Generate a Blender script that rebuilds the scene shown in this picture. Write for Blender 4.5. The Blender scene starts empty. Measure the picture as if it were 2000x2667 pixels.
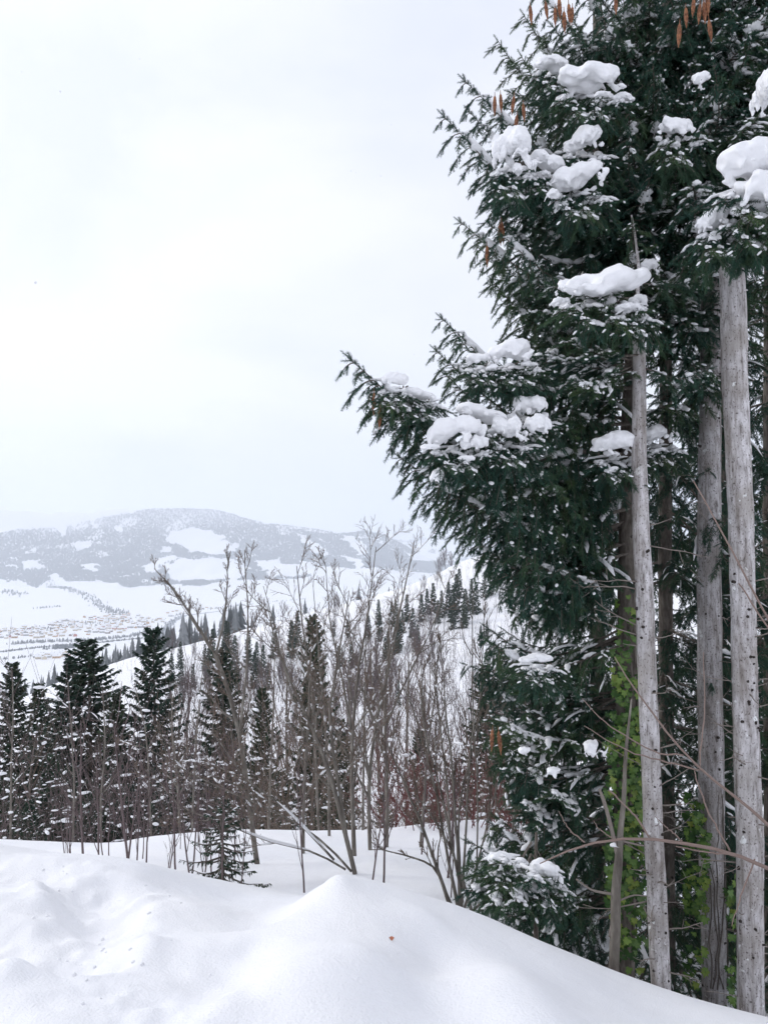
import bpy, math, random
import numpy as np
from mathutils import Matrix, Vector

# ------------------------------------------------------------------ camera, sky, sun, exposure
SC = bpy.context.scene
COL = SC.collection
F = 2053.0                       # focal length in photograph pixels (2000 x 2667)
PITCH = math.radians(3.1)
cam = bpy.data.cameras.new('camera')
cam.sensor_fit = 'VERTICAL'; cam.sensor_height = 24.0; cam.lens = 24.0 * F / 2667.0
cam.clip_start = 0.05; cam.clip_end = 60000.0
camo = bpy.data.objects.new('camera', cam); COL.objects.link(camo)
camo.rotation_euler = (math.pi / 2 + PITCH, 0, 0)
SC.camera = camo

SUN_AZ, SUN_EL = math.radians(-66), math.radians(29)     # azimuth from +Y, negative = left
SDIR = Vector((math.sin(SUN_AZ) * math.cos(SUN_EL), math.cos(SUN_AZ) * math.cos(SUN_EL), math.sin(SUN_EL)))
W = bpy.data.worlds.new('World'); SC.world = W; W.use_nodes = True
def build_world():
    nt = W.node_tree; nt.nodes.clear(); N = nt.nodes.new; Lk = nt.links.new
    out = N('ShaderNodeOutputWorld'); bg = N('ShaderNodeBackground'); bg.inputs[1].default_value = 0.1
    sky = N('ShaderNodeTexSky'); sky.sky_type = 'NISHITA'; sky.sun_disc = False
    sky.sun_elevation = SUN_EL; sky.sun_rotation = SUN_AZ
    tc = N('ShaderNodeTexCoord')
    mp = N('ShaderNodeMapping'); mp.inputs['Scale'].default_value = (1.0, 1.0, 1.9)
    Lk(tc.outputs['Generated'], mp.inputs[0])
    nz = N('ShaderNodeTexNoise'); nz.inputs['Scale'].default_value = 2.1; nz.inputs['Detail'].default_value = 5; nz.inputs['Roughness'].default_value = .52
    nz.inputs['Distortion'].default_value = .35
    Lk(mp.outputs[0], nz.inputs['Vector'])
    rp = N('ShaderNodeValToRGB'); e = rp.color_ramp.elements
    e[0].position = .40; e[0].color = (.775, .81, .925, 1); e[1].position = .61; e[1].color = (.93, .94, 1.0, 1)
    Lk(nz.outputs['Fac'], rp.inputs[0])
    dt = N('ShaderNodeVectorMath'); dt.operation = 'DOT_PRODUCT'; dt.inputs[1].default_value = SDIR
    Lk(tc.outputs['Generated'], dt.inputs[0])
    mr = N('ShaderNodeMapRange'); mr.interpolation_type = 'SMOOTHSTEP'
    mr.inputs[1].default_value = .25; mr.inputs[2].default_value = 1; mr.inputs[3].default_value = 1.0; mr.inputs[4].default_value = 1.22
    Lk(dt.outputs['Value'], mr.inputs[0])
    sc = N('ShaderNodeVectorMath'); sc.operation = 'SCALE'; Lk(rp.outputs[0], sc.inputs[0]); Lk(mr.outputs[0], sc.inputs['Scale'])
    s10 = N('ShaderNodeVectorMath'); s10.operation = 'SCALE'; s10.inputs['Scale'].default_value = 10.0; Lk(sc.outputs[0], s10.inputs[0])
    mx = N('ShaderNodeMixRGB'); mx.inputs[0].default_value = .93
    Lk(sky.outputs[0], mx.inputs[1]); Lk(s10.outputs[0], mx.inputs[2])
    Lk(mx.outputs[0], bg.inputs[0]); Lk(bg.outputs[0], out.inputs[0])
build_world()
sl = bpy.data.lights.new('sun', 'SUN'); sl.energy = 1.3; sl.angle = math.radians(11); sl.color = (1, .96, .9)
slo = bpy.data.objects.new('sun', sl); COL.objects.link(slo)
slo.rotation_euler = (-SDIR).to_track_quat('-Z', 'Y').to_euler()
vs = SC.view_settings; vs.view_transform = 'Standard'; vs.look = 'None'; vs.gamma = 1; vs.use_curve_mapping = False; vs.exposure = 0.08
cy = SC.cycles; cy.use_denoising = True; cy.use_adaptive_sampling = True; cy.adaptive_threshold = .03; cy.max_bounces = 5; cy.diffuse_bounces = 3; cy.volume_bounces = 2; cy.transparent_max_bounces = 6

# ------------------------------------------------------------------ helpers
CP, SP = math.cos(PITCH), math.sin(PITCH)
def at(px, py, d):
    """the point seen at a photograph pixel at forward distance d"""
    u = (px - 1000) / F; v = (1333.5 - py) / F
    y = CP - v * SP; z = SP + v * CP
    return np.array((u / y * d, d, z / y * d))
def on_plane(px, py, z0):
    p = at(px, py, 1.0); return p * (z0 / p[2])
def proj(P):
    P = np.asarray(P, float); x, y, z = P[..., 0], P[..., 1], P[..., 2]
    w = y * CP + z * SP; v = -y * SP + z * CP; w = np.where(w < 1e-3, 1e-3, w)
    return 1000 + F * x / w, 1333.5 - F * v / w
def sstep(a, b, x):
    t = np.clip((x - a) / (b - a), 0, 1); return t * t * (3 - 2 * t)
def hash2(i, j, s):
    h = (i.astype(np.int64) * 374761393 + j.astype(np.int64) * 668265263 + s * 974634777) & 0xFFFFFFFF
    h = ((h ^ (h >> 13)) * 1274126177) & 0xFFFFFFFF
    return ((h ^ (h >> 16)) & 0xFFFF) / 65535.0
def vnoise(x, y, s=0):
    i = np.floor(x); j = np.floor(y); fx = x - i; fy = y - j
    fx = fx * fx * fx * (fx * (fx * 6 - 15) + 10); fy = fy * fy * fy * (fy * (fy * 6 - 15) + 10)
    a = hash2(i, j, s); b = hash2(i + 1, j, s); c = hash2(i, j + 1, s); d = hash2(i + 1, j + 1, s)
    return (a + (b - a) * fx) * (1 - fy) + (c + (d - c) * fx) * fy
def fbm(x, y, o=4, s=0):
    r = 0; a = .5
    for k in range(o): r = r + a * (vnoise(x, y, s + k) - .5) * 2; x = x * 2.03 + 7.1; y = y * 2.03 + 3.7; a *= .5
    return r
def tps(ctrl, lam=1e-4):
    C = np.array(ctrl, float); n = len(C); X = C[:, :2]
    def U(r2): return .5 * r2 * np.log(r2 + 1e-12)
    K = U(((X[:, None] - X[None]) ** 2).sum(-1)) + lam * np.eye(n)
    P = np.c_[np.ones(n), X]; A = np.zeros((n + 3, n + 3)); A[:n, :n] = K; A[:n, n:] = P; A[n:, :n] = P.T
    w = np.linalg.solve(A, np.r_[C[:, 2], 0, 0, 0])
    def f(x, y):
        x = np.asarray(x, float); sh = x.shape; x = x.ravel(); y = np.asarray(y, float).ravel(); o = np.empty(len(x))
        for k in range(0, len(x), 40000):
            q = np.c_[x[k:k + 40000], y[k:k + 40000]]
            o[k:k + 40000] = U(((q[:, None] - X[None]) ** 2).sum(-1)) @ w[:n] + w[n] + q @ w[n + 1:]
        return o.reshape(sh)
    return f
def make_mesh(name, verts, tris, mats, midx=None, smooth=True, attr=None):
    verts = np.ascontiguousarray(verts, np.float32); tris = np.ascontiguousarray(tris, np.int32)
    me = bpy.data.meshes.new(name); nf, k = tris.shape
    me.vertices.add(len(verts)); me.vertices.foreach_set('co', verts.ravel())
    me.loops.add(nf * k); me.loops.foreach_set('vertex_index', tris.ravel())
    me.polygons.add(nf); me.polygons.foreach_set('loop_start', np.arange(0, nf * k, k, dtype=np.int32))
    me.polygons.foreach_set('use_smooth', np.full(nf, smooth, bool))
    for m in (mats if isinstance(mats, (list, tuple)) else [mats]): me.materials.append(m)
    if midx is not None: me.polygons.foreach_set('material_index', np.asarray(midx, np.int32))
    if attr is not None:
        a = me.attributes.new('tone', 'FLOAT', 'POINT'); a.data.foreach_set('value', np.asarray(attr, np.float32))
    me.update(calc_edges=True)
    return me
def obj(name, me, parent=None, mtx=None):
    o = bpy.data.objects.new(name, me); COL.objects.link(o)
    if parent is not None: o.parent = parent
    if mtx is not None: o.matrix_basis = mtx
    if name in ('snow', 'twigs', 'crown'): o['kind'] = 'stuff'
    return o
def tag(o, label=None, cat=None, group=None, kind=None):
    if label: o['label'] = label
    if cat: o['category'] = cat
    if group: o['group'] = group
    if kind: o['kind'] = kind
    return o
def thing(name, label, cat, loc=(0, 0, 0), group=None, rz=0, s=1):
    o = bpy.data.objects.new(name, None); COL.objects.link(o); o.location = tuple(loc); o.rotation_euler = (0, 0, rz); o.scale = (s, s, s)
    o.empty_display_size = .2
    return tag(o, label, cat, group)
class Acc:                                   # collects triangles for ONE mesh
    def __init__(s): s.v = []; s.t = []; s.m = []; s.a = []; s.n = 0
    def add(s, v, t, m=0, a=0.0):
        v = np.asarray(v, float).reshape(-1, 3); t = np.asarray(t, np.int64).reshape(-1, 3)
        s.v.append(v); s.t.append(t + s.n); s.n += len(v)
        s.m.append(np.full(len(t), m)); s.a.append(np.broadcast_to(np.asarray(a, float), (len(v),)))
    def mesh(s, name, mats, smooth=True, off=None):
        if not s.v: return None
        v = np.concatenate(s.v)
        if off is not None: v = v - np.asarray(off)
        return make_mesh(name, v, np.concatenate(s.t), mats, np.concatenate(s.m), smooth, np.concatenate(s.a))
def nrm(a): return a / (np.linalg.norm(a, axis=-1, keepdims=True) + 1e-12)
def tubes(acc, polys, sides=3, m=0, flat=1.0, tip=True):
    """polys: list of (points (n,3), radii (n,)); grouped by n and swept together"""
    by = {}
    for p, r in polys: by.setdefault(len(p), []).append((p, r))
    for n, L in by.items():
        P = np.array([a for a, _ in L], float); R = np.array([b for _, b in L], float)
        T = nrm(np.gradient(P, axis=1)); ref = np.where(np.abs(T[..., 2:3]) > .9, np.array((1., .1, 0)), np.array((0., 0, 1.)))
        A = nrm(np.cross(T, ref)); B = nrm(np.cross(A, T))
        th = np.arange(sides) * 2 * math.pi / sides
        V = P[:, :, None] + R[:, :, None, None] * (np.cos(th)[None, None, :, None] * A[:, :, None] + flat * np.sin(th)[None, None, :, None] * B[:, :, None])
        K = len(L); idx = np.arange(K * n * sides).reshape(K, n, sides)
        a = idx[:, :-1]; b = idx[:, 1:]; a2 = np.roll(a, -1, 2); b2 = np.roll(b, -1, 2)
        t = np.concatenate([np.stack([a, b, b2], -1).reshape(-1, 3), np.stack([a, b2, a2], -1).reshape(-1, 3)])
        if tip:
            caps = []
            for q in range(1, sides - 1):
                caps.append(np.stack([idx[:, -1, 0], idx[:, -1, q + 1], idx[:, -1, q]], -1)); caps.append(np.stack([idx[:, 0, 0], idx[:, 0, q], idx[:, 0, q + 1]], -1))
            t = np.concatenate([t] + caps)
        acc.add(V.reshape(-1, 3), t, m)
def inst(acc, tv, tt, P, X=None, Z=None, S=None, rz=None, m=0, a=None):
    """stamp a template (tv, tt) many times into one mesh"""
    P = np.asarray(P, float); K = len(P)
    if K == 0: return
    if X is None:
        rz = np.zeros(K) if rz is None else rz
        X = np.stack([np.cos(rz), np.sin(rz), 0 * rz], -1); Z = np.tile((0., 0, 1.), (K, 1))
    Y = nrm(np.cross(Z, X)); X = nrm(X); Z = np.cross(X, Y)
    S = np.ones((K, 3)) if S is None else np.asarray(S, float)
    if S.ndim == 1: S = np.repeat(S[:, None], 3, 1)
    q = tv[None] * S[:, None]
    V = P[:, None] + q[..., 0:1] * X[:, None] + q[..., 1:2] * Y[:, None] + q[..., 2:3] * Z[:, None]
    T = tt[None] + (np.arange(K) * len(tv))[:, None, None]
    acc.add(V.reshape(-1, 3), T.reshape(-1, 3), m, 0.0 if a is None else np.repeat(a, len(tv)))
def ico(sub=1):
    import bmesh
    bm = bmesh.new(); bmesh.ops.create_icosphere(bm, subdivisions=sub, radius=1); bm.verts.index_update()
    v = np.array([x.co for x in bm.verts]); t = np.array([[w.index for w in f.verts] for f in bm.faces]); bm.free(); return v, t
ICO1, ICO2, ICO3 = ico(1), ico(2), ico(3)
RNG = np.random.default_rng(11)
def U(a, b, n=None): return RNG.uniform(a, b, n)

# ------------------------------------------------------------------ materials
def mat(name, col, rough=.8, build=None):
    m = bpy.data.materials.new(name); m.use_nodes = True; nt = m.node_tree; b = nt.nodes['Principled BSDF']
    b.inputs['Base Color'].default_value = (*col, 1); b.inputs['Roughness'].default_value = rough; b.inputs['Specular IOR Level'].default_value = .25
    if build: build(nt, b)
    return m
def noise(nt, scale, detail=4, rough=.55, vec=None, stretch=None, space='Object'):
    N = nt.nodes.new; n = N('ShaderNodeTexNoise'); n.inputs['Scale'].default_value = scale; n.inputs['Detail'].default_value = detail; n.inputs['Roughness'].default_value = rough
    tc = N('ShaderNodeTexCoord'); s = tc.outputs[space]
    if stretch:
        mp = N('ShaderNodeMapping'); mp.inputs['Scale'].default_value = stretch; nt.links.new(s, mp.inputs[0]); s = mp.outputs[0]
    nt.links.new(s, n.inputs['Vector']); return n.outputs['Fac']
def ramp(nt, fac, stops):
    r = nt.nodes.new('ShaderNodeValToRGB'); e = r.color_ramp.elements
    while len(e) < len(stops): e.new(.5)
    for k, (p, c) in enumerate(stops): e[k].position = p; e[k].color = (*c, 1)
    nt.links.new(fac, r.inputs[0]); return r.outputs[0]
def mix(nt, fac, a, b, mode='MIX'):
    n = nt.nodes.new('ShaderNodeMixRGB'); n.blend_type = mode
    for i, s in enumerate((fac, a, b)):
        if isinstance(s, (int, float)): n.inputs[i].default_value = s if i == 0 else (s, s, s, 1)
        elif isinstance(s, tuple): n.inputs[i].default_value = (*s, 1)
        else: nt.links.new(s, n.inputs[i])
    return n.outputs[0]
def bump(nt, b, h, st, dist):
    n = nt.nodes.new('ShaderNodeBump'); n.inputs['Strength'].default_value = st; n.inputs['Distance'].default_value = dist
    nt.links.new(h, n.inputs['Height']); nt.links.new(n.outputs[0], b.inputs['Normal'])
def b_snow(nt, b):
    c = ramp(nt, noise(nt, .9, 5), [(.3, (.86, .87, .905)), (.7, (.9, .9, .915))]); nt.links.new(c, b.inputs['Base Color'])
    h = mix(nt, .35, noise(nt, 9, 6, .6), noise(nt, 90, 3, .6)); bump(nt, b, h, .5, .035)
M_SNOW = mat('snow', (.89, .895, .915), .75, b_snow)
def b_fsnow(nt, b):
    h = noise(nt, .05, 6, .6); c = ramp(nt, h, [(.3, (.84, .85, .88)), (.7, (.9, .9, .91))]); nt.links.new(c, b.inputs['Base Color'])
M_FSNOW = mat('far_snow', (.89, .89, .91), .8, b_fsnow)
def b_cap(nt, b):
    bump(nt, b, mix(nt, .4, noise(nt, 14, 4), noise(nt, 120, 2)), .45, .012)
M_CAP = mat('branch_snow', (.9, .905, .925), .7, b_cap)
def b_needle(nt, b):
    oi = nt.nodes.new('ShaderNodeObjectInfo')
    c = ramp(nt, noise(nt, 6.5, 3), [(.32, (.018, .054, .044)), (.52, (.036, .090, .058)), (.72, (.085, .135, .050))])
    c2 = mix(nt, .5, c, ramp(nt, oi.outputs['Random'], [(0, (.016, .054, .046)), (.6, (.036, .086, .056)), (1, (.075, .115, .042))]))
    nt.links.new(c2, b.inputs['Base Color'])
M_NEEDLE = mat('spruce_needles', (.03, .06, .03), .55, b_needle)
def b_needle_mid(nt, b):
    oi = nt.nodes.new('ShaderNodeObjectInfo')
    c = ramp(nt, noise(nt, 1.7, 4), [(.3, (.016, .040, .030)), (.55, (.036, .066, .040)), (.78, (.095, .092, .042))])
    c2 = mix(nt, .35, c, ramp(nt, oi.outputs['Random'], [(0, (.014, .036, .034)), (1, (.06, .075, .035))]))
    nt.links.new(c2, b.inputs['Base Color'])
M_NEEDLE2 = mat('conifer_needles', (.03, .05, .03), .7, b_needle_mid)
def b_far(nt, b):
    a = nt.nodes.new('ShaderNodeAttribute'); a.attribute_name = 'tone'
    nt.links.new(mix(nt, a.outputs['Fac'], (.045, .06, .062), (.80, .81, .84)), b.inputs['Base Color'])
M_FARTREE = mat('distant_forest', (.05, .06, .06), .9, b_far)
M_TWIGFAR = mat('distant_bare_twigs', (.15, .125, .125), .9)
def b_bark(nt, b, k=1.0):
    f = noise(nt, 1, 6, .6, stretch=(34, 34, 9)); c = ramp(nt, f, [(.30, (.12, .105, .095)), (.41, (.33, .31, .295)), (.55, (.47, .45, .435)), (.75, (.58, .56, .55))])
    g = noise(nt, 3.1, 3); c = mix(nt, ramp(nt, g, [(.45, (0, 0, 0)), (.62, (.7, .7, .7))]), c, (.27, .245, .215))
    l = noise(nt, 11, 3, .5); c = mix(nt, ramp(nt, l, [(.66, (0, 0, 0)), (.69, (.8, .8, .8))]), c, (.70, .71, .68))
    v = nt.nodes.new('ShaderNodeTexVoronoi'); v.inputs['Scale'].default_value = 1; tc = nt.nodes.new('ShaderNodeTexCoord'); mp = nt.nodes.new('ShaderNodeMapping'); mp.inputs['Scale'].default_value = (13, 13, 19)
    nt.links.new(tc.outputs['Object'], mp.inputs[0]); nt.links.new(mp.outputs[0], v.inputs['Vector'])
    c = mix(nt, ramp(nt, v.outputs['Distance'], [(.07, (.85, .85, .85)), (.15, (0, 0, 0))]), c, (.09, .075, .065))
    sp = noise(nt, 1, 2, .5, stretch=(95, 95, 60)); c = mix(nt, ramp(nt, sp, [(.32, (.85, .85, .85)), (.41, (0, 0, 0))]), c, (.12, .10, .09)); st = ramp(nt, noise(nt, 1, 3, .6, stretch=(16, 16, 1.1)), [(.36, (.55, .52, .49)), (.52, (1, 1, 1))]); c = mix(nt, .85, c, st, 'MULTIPLY'); c = mix(nt, 1.0, c, (k * .97, k * .98, k * 1.03), 'MULTIPLY'); nt.links.new(c, b.inputs['Base Color']); bump(nt, b, mix(nt, .5, f, noise(nt, 1, 5, .65, stretch=(90, 90, 40))), .9, .012)
M_BARK = mat('pale_spruce_bark', (.4, .38, .36), .85, lambda nt, b: b_bark(nt, b, 1.38))
M_BARKB = mat('grey_spruce_bark', (.3, .28, .26), .9, lambda nt, b: b_bark(nt, b, .98))
def b_bark2(nt, b):
    f = noise(nt, 1, 6, .6, stretch=(30, 30, 8)); c = ramp(nt, f, [(.3, (.07, .058, .05)), (.6, (.17, .15, .13)), (.8, (.25, .23, .2))])
    nt.links.new(c, b.inputs['Base Color']); bump(nt, b, f, .9, .015)
M_BARK2 = mat('dark_spruce_bark', (.15, .13, .11), .9, b_bark2)
def b_bare(nt, b):
    f = noise(nt, 1, 5, .6, stretch=(14, 14, 4)); c = ramp(nt, f, [(.3, (.10, .085, .075)), (.55, (.21, .19, .165)), (.75, (.36, .345, .305))])
    nt.links.new(c, b.inputs['Base Color'])
M_BARE = mat('grey_bare_bark', (.2, .18, .15), .9, b_bare)
M_TWIG = mat('brown_twigs', (.19, .145, .118), .85)
M_TWIG2 = mat('purple_brown_twigs', (.15, .115, .115), .85)
M_RED = mat('red_dogwood_stems', (.17, .07, .066), .7)
M_RUST = mat('reddish_shrub_bark', (.25, .185, .16), .7)
M_DEAD = mat('dead_grey_wood', (.27, .235, .21), .9)
M_CONE = mat('spruce_cone', (.24, .10, .05), .7, lambda nt, b: (nt.links.new(ramp(nt, noise(nt, 60, 2), [(.35, (.12, .05, .03)), (.65, (.31, .14, .07))]), b.inputs['Base Color'])))
def b_ivy(nt, b):
    oi = nt.nodes.new('ShaderNodeObjectInfo')
    c = ramp(nt, oi.outputs['Random'], [(0, (.03, .09, .026)), (.4, (.08, .19, .035)), (.75, (.18, .30, .04)), (1, (.32, .36, .05))])
    a = nt.nodes.new('ShaderNodeAttribute'); a.attribute_name = 'tone'
    c = mix(nt, .45, c, ramp(nt, noise(nt, 5, 2, space='Generated'), [(.3, (.03, .08, .02)), (.7, (.16, .24, .05))])); nt.links.new(mix(nt, a.outputs['Fac'], c, (.2, .3, .1)), b.inputs['Base Color']); b.inputs['Specular IOR Level'].default_value = .4
M_IVY = mat('ivy_leaf', (.08, .17, .03), .45, b_ivy)
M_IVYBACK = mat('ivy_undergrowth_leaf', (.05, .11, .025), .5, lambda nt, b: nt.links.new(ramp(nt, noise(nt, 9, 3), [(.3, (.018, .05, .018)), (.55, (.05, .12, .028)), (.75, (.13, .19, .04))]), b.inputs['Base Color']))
M_IVYDRY = mat('withered_ivy_leaf', (.22, .11, .06), .8)
M_DOT = mat('knot_wood', (.05, .042, .038), .95)

# ------------------------------------------------------------------ terrain
near_c = []
def nc(px, py, d): near_c.append(tuple(at(px, py, d)))
for q in [(-250, 2180, 5.6), (-80, 2192, 5.4), (0, 2199, 5.3), (60, 2218, 5.3), (110, 2226, 5.1), (170, 2224, 5.1), (230, 2243, 4.9), (300, 2239, 5.0), (350, 2245, 5.0), (395, 2272, 4.9),
          (440, 2297, 4.9), (520, 2318, 5.0), (620, 2337, 5.1), (700, 2339, 5.0), (770, 2337, 5.0), (825, 2312, 4.35), (860, 2288, 4.1), (888, 2281, 4.05), (915, 2294, 4.05), (955, 2325, 4.0), (1010, 2352, 3.95), (1075, 2362, 3.95), (1110, 2376, 3.9), (1160, 2398, 3.95), (1250, 2430, 4.0), (1340, 2448, 4.1), (1420, 2478, 4.1), (1480, 2508, 4.1), (1550, 2556, 4.0), (1640, 2608, 3.95), (1720, 2640, 3.9), (1800, 2650, 3.9), (1900, 2654, 3.9), (2000, 2668, 3.9), (2200, 2700, 4.0),
          # the near side of the bank
          (0, 2300, 4.5), (0, 2400, 3.95), (150, 2420, 3.85), (0, 2560, 3.15), (150, 2640, 2.85), (0, 2667, 2.75), (330, 2330, 4.45), (420, 2380, 4.2), (560, 2400, 4.2), (700, 2420, 4.1), (620, 2500, 3.55), (450, 2480, 3.55), (300, 2620, 2.85), (400, 2640, 2.85), (600, 2620, 2.95),
          (800, 2350, 4.1), (765, 2400, 3.8), (735, 2475, 3.38), (715, 2560, 2.98), (690, 2385, 4.45), (665, 2440, 4.02), (640, 2520, 3.5), (735, 2352, 4.85), (880, 2360, 3.8), (870, 2440, 3.42), (860, 2530, 3.02), (960, 2420, 3.52), (960, 2500, 3.1), (900, 2620, 2.76), (1050, 2420, 3.5), (1110, 2450, 3.62), (1120, 2520, 3.28), (1090, 2600, 2.98), (1190, 2480, 3.62), (1270, 2500, 3.42), (1330, 2550, 3.12), (1330, 2640, 2.82), (1120, 2665, 2.76), (1200, 2580, 3.06), (1420, 2560, 3.45), (1500, 2600, 3.5), (1500, 2660, 3.05),
          # the bench beyond it
          (-150, 2290, 9), (-100, 2262, 14), (120, 2285, 8.6), (130, 2232, 13.5), (280, 2202, 13.5), (400, 2300, 7.6), (420, 2240, 10.5), (400, 2180, 14), (600, 2335, 8.2), (620, 2245, 11), (600, 2163, 15), (800, 2330, 8.4), (820, 2240, 11), (900, 2160, 15.5), (950, 2330, 7.4), (960, 2250, 10), (1020, 2380, 6.4), (1100, 2330, 8), (1120, 2220, 12.5), (1100, 2150, 16),
          (1230, 2430, 6.3), (1260, 2330, 8.5), (1300, 2220, 12), (1350, 2140, 16), (1420, 2500, 6.3), (1460, 2400, 9), (1600, 2640, 6.4), (1640, 2520, 9), (1700, 2380, 13), (1780, 2690, 6.4), (1900, 2690, 6.6), (1950, 2560, 10), (2050, 2400, 14), (2150, 2740, 6.5), (2300, 2500, 12)]: nc(*q)
near_c += [(0, 0, -1.62), (-2, .5, -1.6), (2, .5, -1.75), (0, -6, -1.3), (-8, -4, -1.1), (8, -4, -1.6), (-9, 4, -1.6), (-16, -8, .2), (16, -8, -.5), (10, 4, -3.6), (0, -18, .6), (-18, 6, -2.4), (18, 6, -4.8), (-10, 18, -6.3), (-4, 20, -8.0), (4, 20, -8.2), (12, 20, -7.6), (18, 14, -6.4), (-18, 16, -5.6), (0, 26, -11.5), (12, 26, -10.5), (-12, 26, -10.5)]
h_near = tps(near_c, 2e-4)
def pol(x, y): return np.arctan2(x, y) * 2.2, np.log(np.maximum(np.hypot(x, y), 1.0))
mid_c = []
def mc(x, y, z): a, l = pol(np.float64(x), np.float64(y)); mid_c.append((a, l, z))
for x, y, z in [(-12, 20, -8.2), (0, 22, -9.0), (12, 20, -8.0), (-24, 20, -8), (24, 20, -7.5), (-20, 38, -16), (-4, 38, -16), (8, 38, -14.5), (24, 36, -11), (-45, 76, -32), (0, 80, -28), (22, 80, -24), (50, 70, -16), (-80, 140, -56), (-30, 150, -50), (100, 110, -16), (200, 200, -10), (300, 420, 8), (150, 420, 2), (-140, 130, -50), (-300, 200, -80)]: mc(x, y, z)
for q in [(1270, 1447, 420), (1180, 1482, 415), (1100, 1522, 410), (1000, 1556, 405), (900, 1580, 400), (800, 1606, 395), (700, 1632, 390), (600, 1656, 385), (500, 1680, 380), (400, 1702, 375), (300, 1728, 365), (200, 1762, 350), (80, 1810, 335), (-80, 1870, 320),
          (1400, 1425, 440), (1600, 1400, 470), (1250, 1560, 345), (1250, 1680, 262), (1250, 1800, 190), (1330, 1900, 130), (1050, 1680, 300), (1000, 1800, 215), (950, 1930, 140), (800, 1750, 290), (760, 1880, 190), (600, 1790, 280), (520, 1900, 190), (350, 1830, 270), (200, 1920, 230), (1450, 1600, 300), (1600, 1700, 200)]: mc(*at(*q))
for q in [(-300, 620, -150), (-120, 620, -105), (0, 640, -85), (80, 640, -62), (220, 700, -20), (-500, 900, -240), (-200, 950, -215), (0, 1000, -200), (150, 1000, -150), (400, 1000, -40), (-600, 1600, -300), (0, 1600, -300), (350, 1600, -230), (700, 1500, -60)]: mc(*q)
h_mid = tps(mid_c, 1e-4)
RIDGE = np.array([(-900, 1300), (-500, 1290), (-200, 1305), (0, 1322), (80, 1330), (180, 1332), (280, 1328), (400, 1326), (480, 1326), (545, 1328), (600, 1338), (650, 1356), (700, 1366), (770, 1372), (830, 1379), (870, 1388), (905, 1391), (950, 1385), (1000, 1393), (1040, 1414), (1080, 1438), (1110, 1450), (1150, 1470), (1250, 1500), (1600, 1500), (3000, 1490)], float)
RIDGE2 = np.array([(-900, 1440), (600, 1440), (900, 1412), (1000, 1404), (1060, 1410), (1130, 1396), (1200, 1402), (1300, 1392), (1450, 1405), (1700, 1385), (2200, 1370), (3000, 1360)], float)
RIDGE3 = np.array([(-900, 1480), (850, 1480), (960, 1462), (1030, 1436), (1090, 1426), (1150, 1432), (1230, 1450), (1320, 1462), (1500, 1440), (1800, 1420), (3000, 1400)], float)
VZ = -300.0
def layer(px, Y, R, Yr, Yb, seed, amp, x):
    zr = -(np.interp(px, R[:, 0], R[:, 1]) - 1444.7) / F * Yr
    t = np.clip((Y - Yb) / (Yr - Yb), 0, 1.6)
    up = np.where(t < 1, t ** 1.12 * (1 - .18 * np.sin(t * math.pi)), 1 - .8 * (t - 1))
    gul = amp * fbm(x / 750., Y / 1600., 4, seed) * np.sin(np.clip(t, 0, 1) * math.pi) + amp * .10 * fbm(x / 160., Y / 300., 3, seed + 9) * np.clip(t * 3, 0, 1)
    return VZ + (zr - VZ) * up + gul
def h_far(x, y):
    px = 1000 + F * x / np.maximum(y, 1.0); px = np.clip(px, -900, 3000)
    v = VZ + 5 * fbm(x / 600., y / 600., 3, 5) + 46 * np.exp(-((x + 2700) / 1100.) ** 2 - ((y - 5900) / 800.) ** 2)
    a = layer(px, y, RIDGE, 9600., 7150. + 350 * np.sin(x / 900.), 21, 150., x)
    b = layer(px, y, RIDGE2, 15500., 13000., 31, 120., x)
    c = layer(px, y, RIDGE3, 12500., 10500., 51, 90., x)
    f = np.maximum(np.maximum(v, a), np.maximum(b, c))
    return np.where(y > 1000, f, VZ)
TR = [np.array([at(*q)[:2] for q in [(-150, 2250, 4.9), (0, 2262, 4.75), (90, 2280, 4.65), (200, 2305, 4.55), (290, 2330, 4.4)]]),
      np.array([at(*q)[:2] for q in [(-150, 2420, 3.8), (0, 2455, 3.65), (110, 2490, 3.5), (210, 2540, 3.3), (300, 2600, 3.05), (380, 2660, 2.8)]]),
      np.array([at(*q)[:2] for q in [(215, 2330, 4.4), (260, 2400, 4.0), (240, 2470, 3.65), (210, 2530, 3.35)]])]
def dist_poly(x, y, P):
    d = np.full(x.shape, 1e9)
    for a, b in zip(P[:-1], P[1:]):
        ab = b - a; t = np.clip(((x - a[0]) * ab[0] + (y - a[1]) * ab[1]) / (ab @ ab), 0, 1)
        d = np.minimum(d, np.hypot(x - a[0] - t * ab[0], y - a[1] - t * ab[1]))
    return d
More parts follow.
